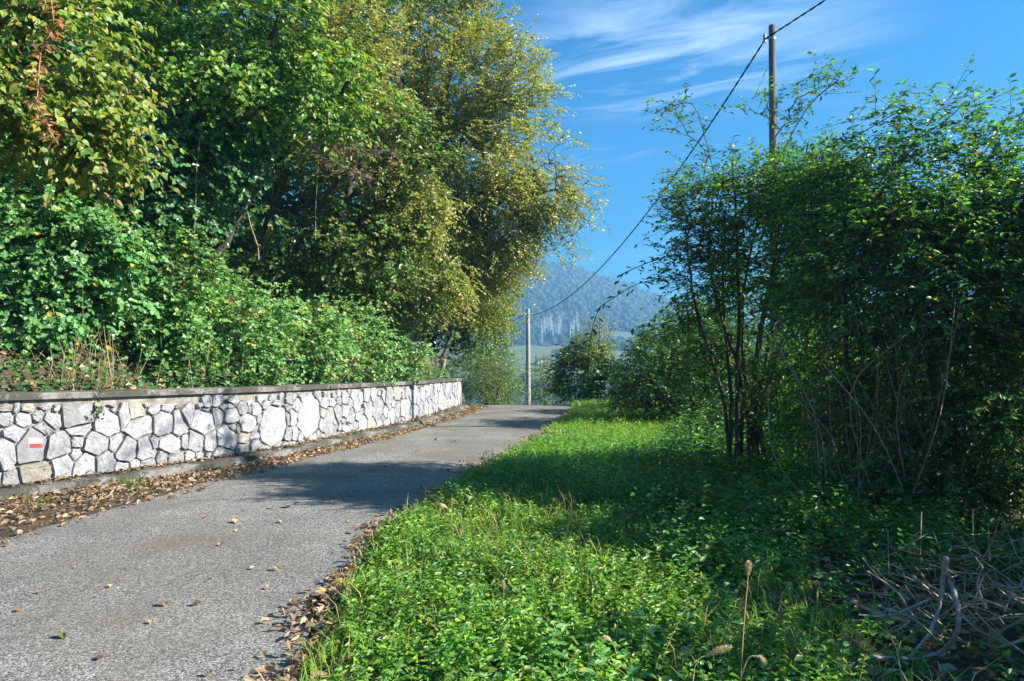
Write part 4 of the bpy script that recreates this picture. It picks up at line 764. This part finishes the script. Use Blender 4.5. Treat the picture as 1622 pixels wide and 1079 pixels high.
# undergrowth on the bank: low ivy and bramble leaves hugging the slope, plus dead leaves and dry stalks
rng = np.random.default_rng(220)
def bank_pts(n, d0, d1, y0, y1, pw=1.0):
    i = rng.uniform(0, 1, n); yy = y0 + (y1 - y0) * i; c = cumlen(BANK); s = np.interp(yy, BANK[:, 1], c); p, d = path_at(BANK, s, c)
    o = d0 + (d1 - d0) * rng.random(n) ** pw; q = p + np.stack([-d[:, 1], d[:, 0]], -1) * o[:, None]; return q[:, 0], q[:, 1], o
x, y, o = bank_pts(40000, .70, 7, 7, 29, 1.9)
k = rng.random(len(x)) < sstep(-.5, .4, wob(x, y, 1.1, .6)) + .4; x, y = x[k], y[k]; n = len(x)
gg = Geo(); z = H(x, y) + rng.random(n) ** 2 * .4 + .02
leaves(gg, np.stack([x, y, z], -1), rvec(rng, n) * (1, 1, .4), np.array([.4, -.4, .7]) + rng.normal(0, .4, (n, 3)), .08 * rng.uniform(.6, 1.3, n), .8 * np.ones(n), palette(rng, [(GREEN, 3), (IVY, 3), (MINT, 3), (YEL, .2), (TAN, .4)], n) * 1.4, T_DIA)
tag(link('bank_ivy', gg.mesh('bank_ivy', mat=M['leaf'])), 'low ivy and bramble leaves creeping over the left bank', 'ivy', kind='stuff')
x, y, o = bank_pts(9000, .66, 6, 6, 28, 1.6); n = len(x); gg = Geo()
leaves(gg, np.stack([x, y, H(x, y) + .015], -1), rvec(rng, n) * (1, 1, .3), np.array([0, 0, 1.]) + rng.normal(0, .45, (n, 3)), .08 * rng.uniform(.6, 1.2, n), .6 * np.ones(n), palette(rng, [(TAN, 3), ((.2, .12, .06), 3), ((.4, .28, .15), 1)], n), T_CURL)
tag(link('bank_dead_leaves', gg.mesh('bank_dead_leaves', mat=M['dry_leaf'])), 'dead brown leaves lying on the soil of the left bank', 'leaf litter', kind='stuff')
x, y, o = bank_pts(2600, .75, 2.4, 9.5, 26); k = rng.random(len(x)) < sstep(.0, .5, wob(x, y, .8, .5)) * .9 + .1; x, y = x[k], y[k]; n = len(x)
a = np.stack([x, y, H(x, y) - .02], -1); d = nrm(np.stack([rng.normal(.2, .35, n), rng.normal(-.1, .35, n), np.ones(n)], -1)); hL = rng.uniform(.3, 1.0, n)[:, None]; gg = Geo(); pc = palette(rng, [(TAN, 3), ((.36, .3, .16), 3), ((.2, .13, .07), 1), ((.2, .24, .08), 1)], n)
mid = a + d * hL * .6; prisms(gg, a, mid, .005, .004, pc); prisms(gg, mid, mid + nrm(d + rng.normal(0, .35, (n, 3)) * (1, 1, .5)) * hL * .5, .004, .0015, pc)
tag(link('dry_stalks', gg.mesh('dry_stalks', mat=M['stalk'])), 'dry straw coloured stalks standing just behind the wall coping', 'dry grass', kind='stuff')

# leaf litter
LIT = [((.27, .18, .10), 4), ((.20, .125, .07), 3), ((.36, .27, .165), 2), ((.12, .08, .05), 3), ((.4, .3, .1), .25), ((.12, .14, .05), .25)]
def litter(name, label, x, y, z, size, seed, tm=T_CURL):
    rng = np.random.default_rng(seed); n = len(x); gg = Geo()
    leaves(gg, np.stack([x, y, z], -1), rvec(rng, n) * (1, 1, .25), np.array([0, 0, 1.]) + rng.normal(0, .5, (n, 3)), size * rng.uniform(.45, 1.35, n), rng.uniform(.35, .75, n), (palette(rng, LIT, n, .4) * 1.3 + .03), tm)
    tag(link(name, gg.mesh(name, mat=M['dry_leaf'])), label, 'leaf litter', kind='stuff')
rng = np.random.default_rng(230)
n = 15000; y = 5 + 21 * rng.random(n) ** 1.5; f = rng.random(n); wk = kerbx(y) + .0; edge = xl(y) + .12
x = wk + .02 + (edge - wk + np.abs(wob(y, y * 0, 2.1, .12))) * f ** 1.25; k = rng.random(n) < 1 - .75 * f ** 2; x, y, f = x[k], y[k], f[k]
zr = np.where(x > xl(y), z0(y) + .008, H(x, y)); litter('kerb_leaf_litter', 'band of dry brown leaves along the foot of the kerb', x, y, zr + .004 + rng.random(len(x)) * .05 * (1 - f), .062, 231)
n = 1500; y = 7 + 16 * rng.random(n); litter('ledge_leaf_litter', 'dry leaves caught on the ledge between kerb and stones', kerbx(y) - rng.uniform(.10, .27, n), y, .145 + rng.random(n) * .03, .06, 232)
n = 4200; y = 2.8 + 20 * rng.random(n) ** 1.6; o_ = rng.normal(.03, .10, n) * (1 + wob(y, 0 * y, 1.7, .4)) + wob(y, 0 * y, 3.1, .06); x = xr(y) + o_; litter('verge_leaf_litter', 'brown leaves fringing the right edge of the asphalt', x, y, np.where(o_ < 0, z0(y) + .006, H(x, y) + .01) + rng.random(n) * .04, .065, 233)
n = 3600; y = rng.uniform(3, 6.5, n); x = rng.uniform(1.2, 5.5, n); litter('shade_leaf_litter', 'dead leaves on the dark soil under the right shrubs', x, y, H(x, y) + .01 + rng.random(n) * .03, .07, 234)
# single fallen leaves on the asphalt
def one_leaf(tm, seed):
    r_ = np.random.default_rng(seed); me = Geo(); leaves(me, np.zeros((1, 3)) - (.5, 0, 0), np.array([[1., 0, 0]]), np.array([[0, 0, 1.]]), 1.0, r_.uniform(.5, .75), np.array([[1., 1, 1]]), tm); return me
lc = {'brown': (.36, .2, .1), 'tan': (.5, .34, .18), 'yellow': (.55, .4, .06), 'green': (.16, .2, .03), 'dark': (.1, .06, .04)}
lm = {}
for k_, c_ in lc.items():
    for v in range(2):
        gl = Geo(); leaves(gl, np.array([[-.5, 0, 0.]]), np.array([[1., 0, 0]]), np.array([[0, 0, 1.]]), 1.0, .55 + .2 * v, np.array([c_]), T_CURL); lm[k_, v] = gl.mesh('fallen_leaf', mat=M['dry_leaf'])
FL = [(97, 1010, 'green', .085), (437, 902, 'yellow', .07), (327, 820, 'brown', .09), (375, 828, 'tan', .12), (375, 842, 'tan', .05), (350, 864, 'tan', .08), (445, 828, 'tan', .08), (385, 875, 'tan', .04), (380, 885, 'tan', .04), (400, 901, 'tan', .05), (330, 921, 'tan', .06), (175, 930, 'tan', .05), (188, 923, 'tan', .04),
      (258, 959, 'brown', .08), (312, 958, 'dark', .07), (27, 969, 'brown', .05), (425, 931, 'tan', .05), (238, 987, 'tan', .05), (330, 1068, 'brown', .05), (158, 1044, 'dark', .05), (440, 970, 'tan', .05), (420, 985, 'tan', .06), (430, 806, 'brown', .1), (455, 804, 'dark', .1), (470, 799, 'dark', .08), (625, 753, 'tan', .09), (660, 715, 'brown', .08), (540, 790, 'brown', .08), (500, 870, 'tan', .05), (610, 740, 'dark', .07), (720, 700, 'dark', .08), (690, 697, 'dark', .08), (120, 900, 'tan', .05), (60, 940, 'brown', .04)]
rl = random.Random(4)
for i, (px, py, k_, s) in enumerate(FL):
    p_ = G(px, py, .02); o = link('fallen_leaf', lm[k_, i % 2], loc=(p_[0], p_[1], .021 + .004)); o.rotation_euler = (rl.uniform(-.15, .15), rl.uniform(-.15, .15), rl.uniform(0, 6.28)); o.scale = (s,) * 3
    lab = {0: 'olive green fallen leaf alone on the asphalt at the lower left', 1: 'bright yellow fallen leaf near the middle of the road'}.get(i) or 'small %s fallen leaf lying loose on the asphalt' % {'brown': 'brown', 'tan': 'tan', 'dark': 'dark'}[k_]
    tag(o, lab, 'leaf', 'loose %s leaves on the asphalt' % k_ if i > 1 else 'single coloured leaves on the asphalt')

# ------------------------------------------------------------------ single plants in the foreground
def foxtail(pts, head_len, r, lab, seed):
    rng = np.random.default_rng(seed); sp = spline(pts, 8); base = sp[0]; e = empty('foxtail_grass', base, lab, 'grass', 'foxtail grasses')
    gg = Geo(); tube(gg, sp, np.linspace(.003, .0016, len(sp)), 5, (.55, .42, .16)); link('stem', gg.mesh('stem', base, M['stalk']), e)
    c = cumlen(sp); s = c[-1] - head_len + head_len * np.sort(rng.random(420)); hp = np.stack([np.interp(s, c, sp[:, k_]) for k_ in range(3)], -1); tg = nrm(np.stack([np.interp(s, c, np.gradient(sp[:, k_])) for k_ in range(3)], -1))
    t = (s - (c[-1] - head_len)) / head_len; d = nrm(np.cross(tg, rvec(rng, 420))) ; hg = Geo()
    prisms(hg, hp, hp + (d * 1.0 + tg * .9) * (1.5 * r * (.35 + .65 * np.sin(np.pi * np.clip(t, .08, .95))))[:, None], .0009, .0003, palette(rng, [((.7, .54, .33), 3), ((.8, .68, .45), 2), ((.5, .42, .2), 1)], 420))
    tube(hg, np.stack([np.interp(np.linspace(c[-1] - head_len, c[-1], 7), c, sp[:, k_]) for k_ in range(3)], -1), [.001, r * .32, r * .42, r * .45, r * .42, r * .3, .001], 6, (.6, .47, .26))
    tag(link('seed_head', hg.mesh('seed_head', base, M['stalk']), e), kind='stuff')
for i, (pl_, Y, hl, r, lab) in enumerate([
        ([(1172, 1075), (1177, 1010), (1184, 925), (1186, 890)], 3.3, .062, .011, 'tallest upright foxtail grass with a tan head at the lower centre right'),
        ([(1095, 1110), (1100, 1060), (1125, 1036), (1158, 1024)], 3.1, .11, .010, 'pale arched foxtail grass leaning right near the bottom edge'),
        ([(1160, 1100), (1180, 1054), (1200, 1040), (1213, 1052)], 3.2, .055, .009, 'foxtail grass with a drooping head beside the tallest foxtail'),
        ([(1062, 1085), (1085, 1045), (1096, 1032), (1080, 1028)], 3.6, .05, .009, 'small foxtail grass bending left at the bottom edge'),
        ([(798, 1000), (798, 960), (798, 938), (797, 920)], 4.4, .055, .008, 'slim upright foxtail grass in the sunlit weeds near the road'),
        ([(718, 850), (716, 820), (708, 805), (697, 799)], 6.2, .07, .010, 'foxtail grass nodding over the asphalt edge'),
        ([(735, 850), (732, 835), (730, 822), (729, 815)], 6.2, .05, .008, 'short upright foxtail grass close to the asphalt edge'),
        ([(980, 1060), (975, 1030), (966, 1014), (955, 1010)], 3.8, .05, .009, 'foxtail grass with a bowed head among tall nettles')]):
    pts = [P(px, py, Y) for px, py in pl_]; g0 = pts[0].copy(); g0[2] = Hs(g0[0], g0[1]); g0[1] += .02
    foxtail([g0] + pts[1:] if g0[2] < pts[1][2] - .05 else pts, hl, r, lab, 300 + i)
def nettle(px, py, Y, lab, seed, lean=0.0):
    rng = np.random.default_rng(seed); tip = P(px, py, Y); base = np.array([tip[0] - .05 + lean, Y + .02, Hs(tip[0], Y)]); sp = spline([base, base * .5 + tip * .5 + (lean * .2, 0, .0), tip], 8)
    e = empty('tall_nettle', base, lab, 'nettle', 'tall nettle stems in the foreground'); gg = Geo(); tube(gg, sp, np.linspace(.0035, .002, len(sp)), 5, (.45, .36, .16)); link('stem', gg.mesh('stem', base, M['stalk']), e)
    lg = Geo(); m_ = 13; t = np.linspace(.25, 1, m_); pos = np.stack([np.interp(t, np.linspace(0, 1, len(sp)), sp[:, k_]) for k_ in range(3)], -1); pos = np.repeat(pos, 2, 0)
    an = np.repeat(np.arange(m_) * 1.57 + rng.uniform(0, 3), 2) + np.tile([0, np.pi], m_); tt = np.repeat(t, 2)
    d = np.stack([np.cos(an), np.sin(an), .25 - .2 * rng.random(m_ * 2)], -1)
    for q_ in range(m_ * 2):
        l1 = Geo(); leaves(l1, pos[q_:q_ + 1], d[q_:q_ + 1], np.array([[0, 0, 1.]]) + rng.normal(0, .2, (1, 3)), .048 * (1.2 - .55 * tt[q_]) * rng.uniform(.7, 1.2), .42, palette(rng, NET, 1) * 2.1, T_LANCE); link('leaf', l1.mesh('leaf', base, M['leaf']), e)
for i, (px, py, Y, lean, lab) in enumerate([(895, 890, 4.3, .02, 'tall nettle with a bare upper stem standing apart at centre'), (1014, 905, 4.3, -.06, 'tall nettle leaning right above the sunlit weeds'), (1019, 958, 4.0, -.08, 'shorter nettle leaning right under the leaning tall one'), (1090, 955, 3.7, -.1, 'tall nettle leaning right left of the tallest foxtail'), (1166, 952, 3.5, -.03, 'upright nettle touching the tallest foxtail'),
        (1288, 963, 3.5, 0, 'bright nettle standing at the shade edge on the right'), (1108, 1010, 3.5, -.1, 'low nettle leaning right at the bottom edge'), (1370, 1040, 3.4, 0, 'low bright nettle in front of the fallen branch'), (960, 970, 4.0, -.03, 'thin nettle left of the shorter leaning nettle')]):
    nettle(px, py, Y, lab, 320 + i, lean)
# fallen forked branch and brush pile
Yb = 3.85
bp0 = P(1498, 886, Yb)
e = empty('fallen_branch', P(1430, 1041, Yb), 'bent grey forked branch lying on the brush pile', 'branch'); eb = np.array(e.location)
for nm, pl_, r0, r1 in (('fork', [(1499, 884), (1492, 930), (1484, 975), (1466, 1014), (1440, 1042)], .0125, .007), ('limb', [(1498, 884), (1499, 908), (1511, 936), (1519, 968), (1517, 996), (1503, 1022), (1478, 1038), (1430, 1043), (1374, 1040)], .0145, .009)):
    gg = Geo(); pts = spline([P(px, py, Yb + .06 * math.sin(k_ * 1.3)) for k_, (px, py) in enumerate(pl_)], 5); pts[1:-1] += np.random.default_rng(7).normal(0, .003, pts[1:-1].shape); tube(gg, pts, np.linspace(r0, r1, len(pts)), 8, cap=True); link(nm, gg.mesh(nm, eb, M['branch_grey'], True), e)
rng = np.random.default_rng(340)
TW = [((1366, 884), (1440, 950)), ((1374, 905), (1445, 975)), ((1418, 897), (1485, 945)), ((1450, 899), (1482, 948)), ((1347, 953), (1440, 985)), ((1360, 974), (1470, 950)), ((1522, 850), (1556, 900)), ((1556, 900), (1562, 965)), ((1562, 910), (1625, 958)), ((1545, 970), (1622, 1035)), ((1535, 1045), (1622, 980)), ((1568, 1038), (1625, 1012)), ((1490, 986), (1555, 950)), ((1523, 942), (1600, 966)), ((1405, 1003), (1440, 985)), ((1390, 960), (1480, 1010)), ((1500, 940), (1590, 1020))]
TWL = ['long straight twig leaning up left, topmost at the left of the brush pile', 'thin twig just under the topmost left one in the brush pile', 'twig running down to the fork of the grey branch', 'short steep twig left of the grey fork tip', 'low twig jutting out furthest left of the brush pile', 'twig crossing behind the grey fork from lower left', 'tall twig rising above the brush pile right of the grey fork', 'upright twig under the tall one at the right', 'bent twig sweeping to the right edge above the brush pile', 'twig sloping down into the lower right corner', 'twig sloping up to the right edge across the brush pile', 'lowest twig of the brush pile at the right edge', 'twig pointing up right out of the grey branch bend', 'twig sloping right just behind the grey branch bend', 'short twig low between the grey fork and the weeds', 'twig passing under the left leg of the grey fork', 'long twig sloping down right behind the grey branch']
for i, (p0, p1) in enumerate(TW):
    Y0, Y1 = Yb + rng.uniform(-.15, .35), Yb + rng.uniform(-.1, .4); a, b_ = P(*p0, Y0), P(*p1, Y1); m_ = (a + b_) / 2 + rng.normal(0, .02, 3); gg = Geo(); tube(gg, spline([a, m_, b_], 5), np.linspace(.004, .007, 11), 5, cap=True)
    d = nrm(b_ - a); s0 = a + (b_ - a) * .55; tube(gg, [s0, s0 + nrm(d + rng.normal(0, .5, 3)) * -.12], [.004, .002], 4)
    o = link('dry_twig', gg.mesh('dry_twig', b_, M['twig_dry']), loc=b_); tag(o, TWL[i], 'twig', 'dry twigs on the brush pile')
n = 230; c0 = np.stack([rng.uniform(2.15, 3.5, n), rng.uniform(4.0, 5.0, n), 0 * np.ones(n)], -1); c0[:, 2] = H(c0[:, 0], c0[:, 1]) + .03 + .42 * rng.random(n) ** 1.3 * np.exp(-((c0[:, 0] - 2.8) / .8) ** 2)
d = nrm(rng.normal(0, 1, (n, 3)) * (1, 1, .6)); Lh = rng.uniform(.06, .42, n)[:, None] * rng.uniform(.4, 1, (n, 1)); gg = Geo(); prisms(gg, c0 - d * Lh, c0 + rng.normal(0, .012, (n, 3)), .0034, .0028); prisms(gg, c0, c0 + nrm(d + rng.normal(0, .4, (n, 3))) * Lh, .0028, .001)
sk = c0[::2]; prisms(gg, sk, sk + nrm(d[::2] + rng.normal(0, .9, sk.shape)) * Lh[::2] * .5, .0018, .0008)
tag(link('brush_pile', gg.mesh('brush_pile', mat=M['twig_dry'])), 'tangled heap of cut dry twigs at the lower right corner', 'brush pile', kind='stuff')
# hanging vines and arching cane
def vine(pl_, Y, r, col, lab, name='hanging_vine', lv=0, pal=None, size=.04, cat='vine', seed=1, spread=.03):
    rng = np.random.default_rng(seed); sp = spline([P(px, py, Y + .05 * math.sin(k_)) for k_, (px, py) in enumerate(pl_)], 8); base = sp[0]; e = empty(name, base, lab, cat); gg = Geo(); tube(gg, sp, r, 5, col); link('stem', gg.mesh('stem', base, M['stalk']), e)
    if lv:
        c = cumlen(sp); s = np.linspace(.05, 1, lv) * c[-1]; pos = np.stack([np.interp(s, c, sp[:, k_]) for k_ in range(3)], -1); d = rvec(rng, lv) * (1, .6, .5) + (0, 0, -.3); sp_ = nrm(d + rvec(rng, lv)) * (spread * rng.random((lv, 1)) + .012); sg = Geo(); prisms(sg, pos, pos + sp_, .002, .0015, np.tile(np.array(col, float), (lv, 1))); tag(link('leaf_stalks', sg.mesh('leaf_stalks', base, M['stalk']), e), kind='stuff'); pos = pos + sp_
        for q_ in range(lv):
            l1 = Geo(); leaves(l1, pos[q_:q_ + 1], d[q_:q_ + 1], np.array([[0, -.3, 1.]]) + rng.normal(0, .35, (1, 3)), size * rng.uniform(.7, 1.3), .5, palette(rng, pal, 1), T_OVAL); link('leaf', l1.mesh('leaf', base, M['leaf']), e)
SHP = [(GREEN, 3), (DARK, 2), ((.08, .17, .02), 2)]
vine([(1092, 380), (1088, 480), (1090, 600), (1094, 700), (1100, 770)], 8.8, .004, (.12, .22, .06), 'long thin green vine hanging left of the multi stemmed shrub', lv=30, pal=[(BRIGHT, 1), (MINT, 1)], size=.055, spread=.06, seed=401)
vine([(1235, 490), (1236, 560), (1240, 620), (1243, 678)], 9.2, .006, (.2, .36, .04), 'bright lime green vine hanging inside the thicket', seed=402)
vine([(1516, 370), (1530, 450), (1532, 540), (1524, 630)], 7.8, .006, (.25, .3, .2), 'pale grey green vine hanging down the thicket', seed=403)
vine([(1200, 470), (1202, 560), (1204, 640)], 9.6, .004, (.15, .25, .05), 'fine green vine hanging among the shrub stems', seed=404)
vine([(1320, 330), (1352, 335), (1362, 420), (1368, 500)], 8.6, .004, (.16, .13, .08), 'thin brown vine drooping at the left of the thicket', seed=405)
vine([(1130, 420), (1060, 438), (1010, 450), (975, 470), (948, 492), (935, 540), (932, 580), (931, 612)], 9.6, .005, (.07, .06, .03), 'arching leafy cane reaching left against the far hill', 'arching_cane', 44, SHP, .095, 'cane', 406, .05)
vine([(1130, 400), (1070, 405), (1030, 415), (990, 432), (978, 440)], 10.0, .006, (.06, .05, .03), 'short dark leafy shoot above the arching cane', 'leafy_shoot', 26, SHP, .085, 'shoot', 407, .06)
vine([(1120, 500), (1070, 508), (1035, 515), (1008, 520)], 10.0, .005, (.06, .05, .03), 'low dark leafy shoot pointing left from the shrub', 'leafy_shoot', 26, SHP, .085, 'shoot', 408, .06)
vine([(1160, 400), (1120, 230), (1100, 170), (1075, 165), (1048, 180)], 10.3, .006, (.08, .06, .03), 'tall curved shoot bending left above the shrub top', 'curved_shoot', 30, SHP, .06, 'shoot', 409, .08)
vine([(1150, 420), (1230, 260), (1280, 170), (1330, 125)], 10.3, .008, (.08, .06, .03), 'long straight shoot rising right of the tall pole', 'straight_shoot', 60, SHP, .08, 'shoot', 410, .1)
vine([(1380, 330), (1450, 230), (1500, 190), (1530, 160)], 9.2, .007, (.08, .06, .03), 'leafy shoot rising over the middle of the thicket', 'thicket_shoot', 40, SHP, .07, 'shoot', 411, .08)
vine([(1500, 330), (1560, 240), (1600, 200), (1622, 188)], 9.0, .007, (.08, .06, .03), 'leafy shoot at the upper right edge of the thicket', 'thicket_shoot', 40, SHP, .07, 'shoot', 412, .08)
vine([(1280, 300), (1340, 230), (1400, 190), (1440, 168)], 9.6, .007, (.08, .06, .03), 'leafy shoot left on the thicket top', 'thicket_shoot', 40, SHP, .07, 'shoot', 413, .08)
TP = [(TAN, 2), ((.25, .14, .08), 1)]
vine([(78, -20), (84, 40), (66, 80), (60, 140), (62, 180), (92, 228)], 7.5, .007, (.36, .18, .10), 'brown withered creeper dangling in the upper left corner', 'withered_creeper', 120, [((.55, .26, .14), 1), ((.42, .2, .11), 1)], .085, seed=414, spread=.06)
vine([(506, 225), (503, 280), (500, 330), (500, 380)], 12.6, .005, (.35, .29, .2), 'pale dead vine hanging in front of the dark hollow', seed=415)
vine([(392, 335), (398, 360), (408, 390), (410, 412)], 11.8, .008, (.33, .26, .18), 'short withered vine ending above the bramble mound', 'withered_vine', 12, TP, .05, seed=416)
vine([(318, 210), (312, 260), (310, 320), (308, 375)], 12.0, .006, (.3, .24, .17), 'grey dead vine hanging down the ivy', 'dead_vine', 10, TP, .05, seed=417)
vine([(470, 205), (520, 228), (570, 238), (630, 240)], 12.4, .012, (.24, .2, .16), 'drooping dead bough with brown leaves at centre left', 'dead_bough', 170, TP, .075, 'bough', 418, .35)
vine([(480, 215), (500, 240), (540, 262), (590, 285)], 12.4, .009, (.24, .2, .16), 'lower dead side bough with withered leaves', 'dead_bough', 150, TP, .075, 'bough', 419, .35)
# small things along the wall and verge
def tuft(px, py, n, h, lab, name, pal, seed, wd=.04, z=0.0, spread=.12):
    rng = np.random.default_rng(seed); b = G(px, py, z); b[2] = max(Hs(b[0], b[1]), z); x = rng.normal(0, spread, n); y = rng.normal(0, spread * .5, n); an = rng.uniform(0, 6.28, n); gg = Geo()
    leaves(gg, np.stack([x, y, 0 * x], -1), np.stack([np.cos(an) * .6, np.sin(an) * .6, np.ones(n)], -1), -np.stack([np.cos(an), np.sin(an), -.2 * np.ones(n)], -1), h * rng.uniform(.5, 1.2, n), wd, palette(rng, pal, n), T_BLADE)
    tag(link(name, gg.mesh(name, mat=M['grass']), loc=b), lab, 'grass')
tuft(202, 772, 170, .16, 'small green grass tuft growing at the kerb', 'grass_tuft', GP, 501)
tuft(75, 797, 60, .08, 'low green sprig at the kerb near the left edge', 'grass_sprig', GP, 502, .2)
tuft(610, 692, 80, .12, 'green tuft at the kerb where the wall bends', 'grass_tuft', GP, 503)
tuft(705, 668, 160, .12, 'grassy strip at the kerb near the wall end', 'grass_tuft', GP, 504, spread=.35)
def wall_weed(px, py, lab, seed, n=40, s=.05):
    rng = np.random.default_rng(seed); q_ = pix_wall(px, py); p2, d2 = path_at(FACE, np.array([q_[0]]), FC); on = np.array([d2[0, 1], -d2[0, 0], 0]); b = np.append(p2[0], q_[1]); gg = Geo(); pos = on * rng.uniform(-.01, .07, (n, 1)) + rng.normal(0, .045, (n, 3)) * (1, 1, 1.6)
    leaves(gg, pos, rvec(rng, n) + on, on + rng.normal(0, .4, (n, 3)) + (0, 0, .5), s * rng.uniform(.5, 1, n), .7, palette(rng, [(BRIGHT, 2), (GREEN, 2)], n), T_OVAL)
    e = empty('wall_weed', b, lab, 'weed', 'weeds rooted in the wall joints'); tag(link('foliage', gg.mesh('foliage', mat=M['leaf']), e), kind='stuff')
    sg = Geo(); prisms(sg, np.zeros((8, 3)) - on * .03, pos[:8], .003, .002, palette(rng, [(GREEN, 1)], 8)); tag(link('stems', sg.mesh('stems', mat=M['stalk']), e), kind='stuff')
wall_weed(149, 644, 'weed growing from the joint under the coping near the left', 510)
wall_weed(335, 641, 'tiny weed under the coping at mid wall', 511, 18, .04)
wall_weed(452, 638, 'tiny weed under the coping above the largest stones', 512, 18, .04)
wall_weed(565, 690, 'weed at the foot of the wall past the largest stones', 513, 34)
wall_weed(588, 686, 'weed at the foot of the wall near the bend', 514, 30)
b = G(775, 742); vine([(772, 742), (768, 730), (766, 718), (772, 714)], b[1], .004, (.07, .05, .03), 'small withered dark weed at the right road edge', 'withered_weed', 8, [((.08, .06, .03), 1)], .05, 'weed', 520)
vine([(781, 742), (780, 728), (779, 712)], b[1], .004, (.06, .045, .03), 'thin dark dead stalk at the right road edge', 'dead_stalk', 4, [((.10, .09, .03), 1)], .05, 'weed', 521)
st_ = Geo(); a, c = G(906, 655, .3), G(922, 678, .05); tube(st_, [a, (a + c) / 2 + (0, 0, .01), c], [.008, .010, .008], 6, cap=True); tag(link('pale_stick', st_.mesh('pale_stick', c, M['bark_pale']), loc=c), 'pale thin stick leaning in the grass at the road bend', 'stick')

# ------------------------------------------------------------------ haze
hzv = np.array([(x, y, z) for z in (-60, 182) for x, y in ((-2700, -2700), (2700, -2700), (2700, 2700), (-2700, 2700))], float)
hzm = bpy.data.materials.new('haze'); hzm.use_nodes = True; hn = hzm.node_tree.nodes; hn.clear()
ho = hn.new('ShaderNodeOutputMaterial'); pv = hn.new('ShaderNodeVolumePrincipled'); pv.inputs['Color'].default_value = (.24, .57, .97, 1); pv.inputs['Density'].default_value = 0.00075; pv.inputs['Anisotropy'].default_value = 0.2
hzm.node_tree.links.new(pv.outputs[0], ho.inputs['Volume'])
hz_o = link('haze', Geo().add(hzv, [np.array([(0, 3, 2, 1), (4, 5, 6, 7), (0, 1, 5, 4), (1, 2, 6, 5), (2, 3, 7, 6), (3, 0, 4, 7)])]).mesh('haze', mat=hzm)); tag(hz_o, 'thin blue haze filling the valley air', 'haze', kind='stuff')
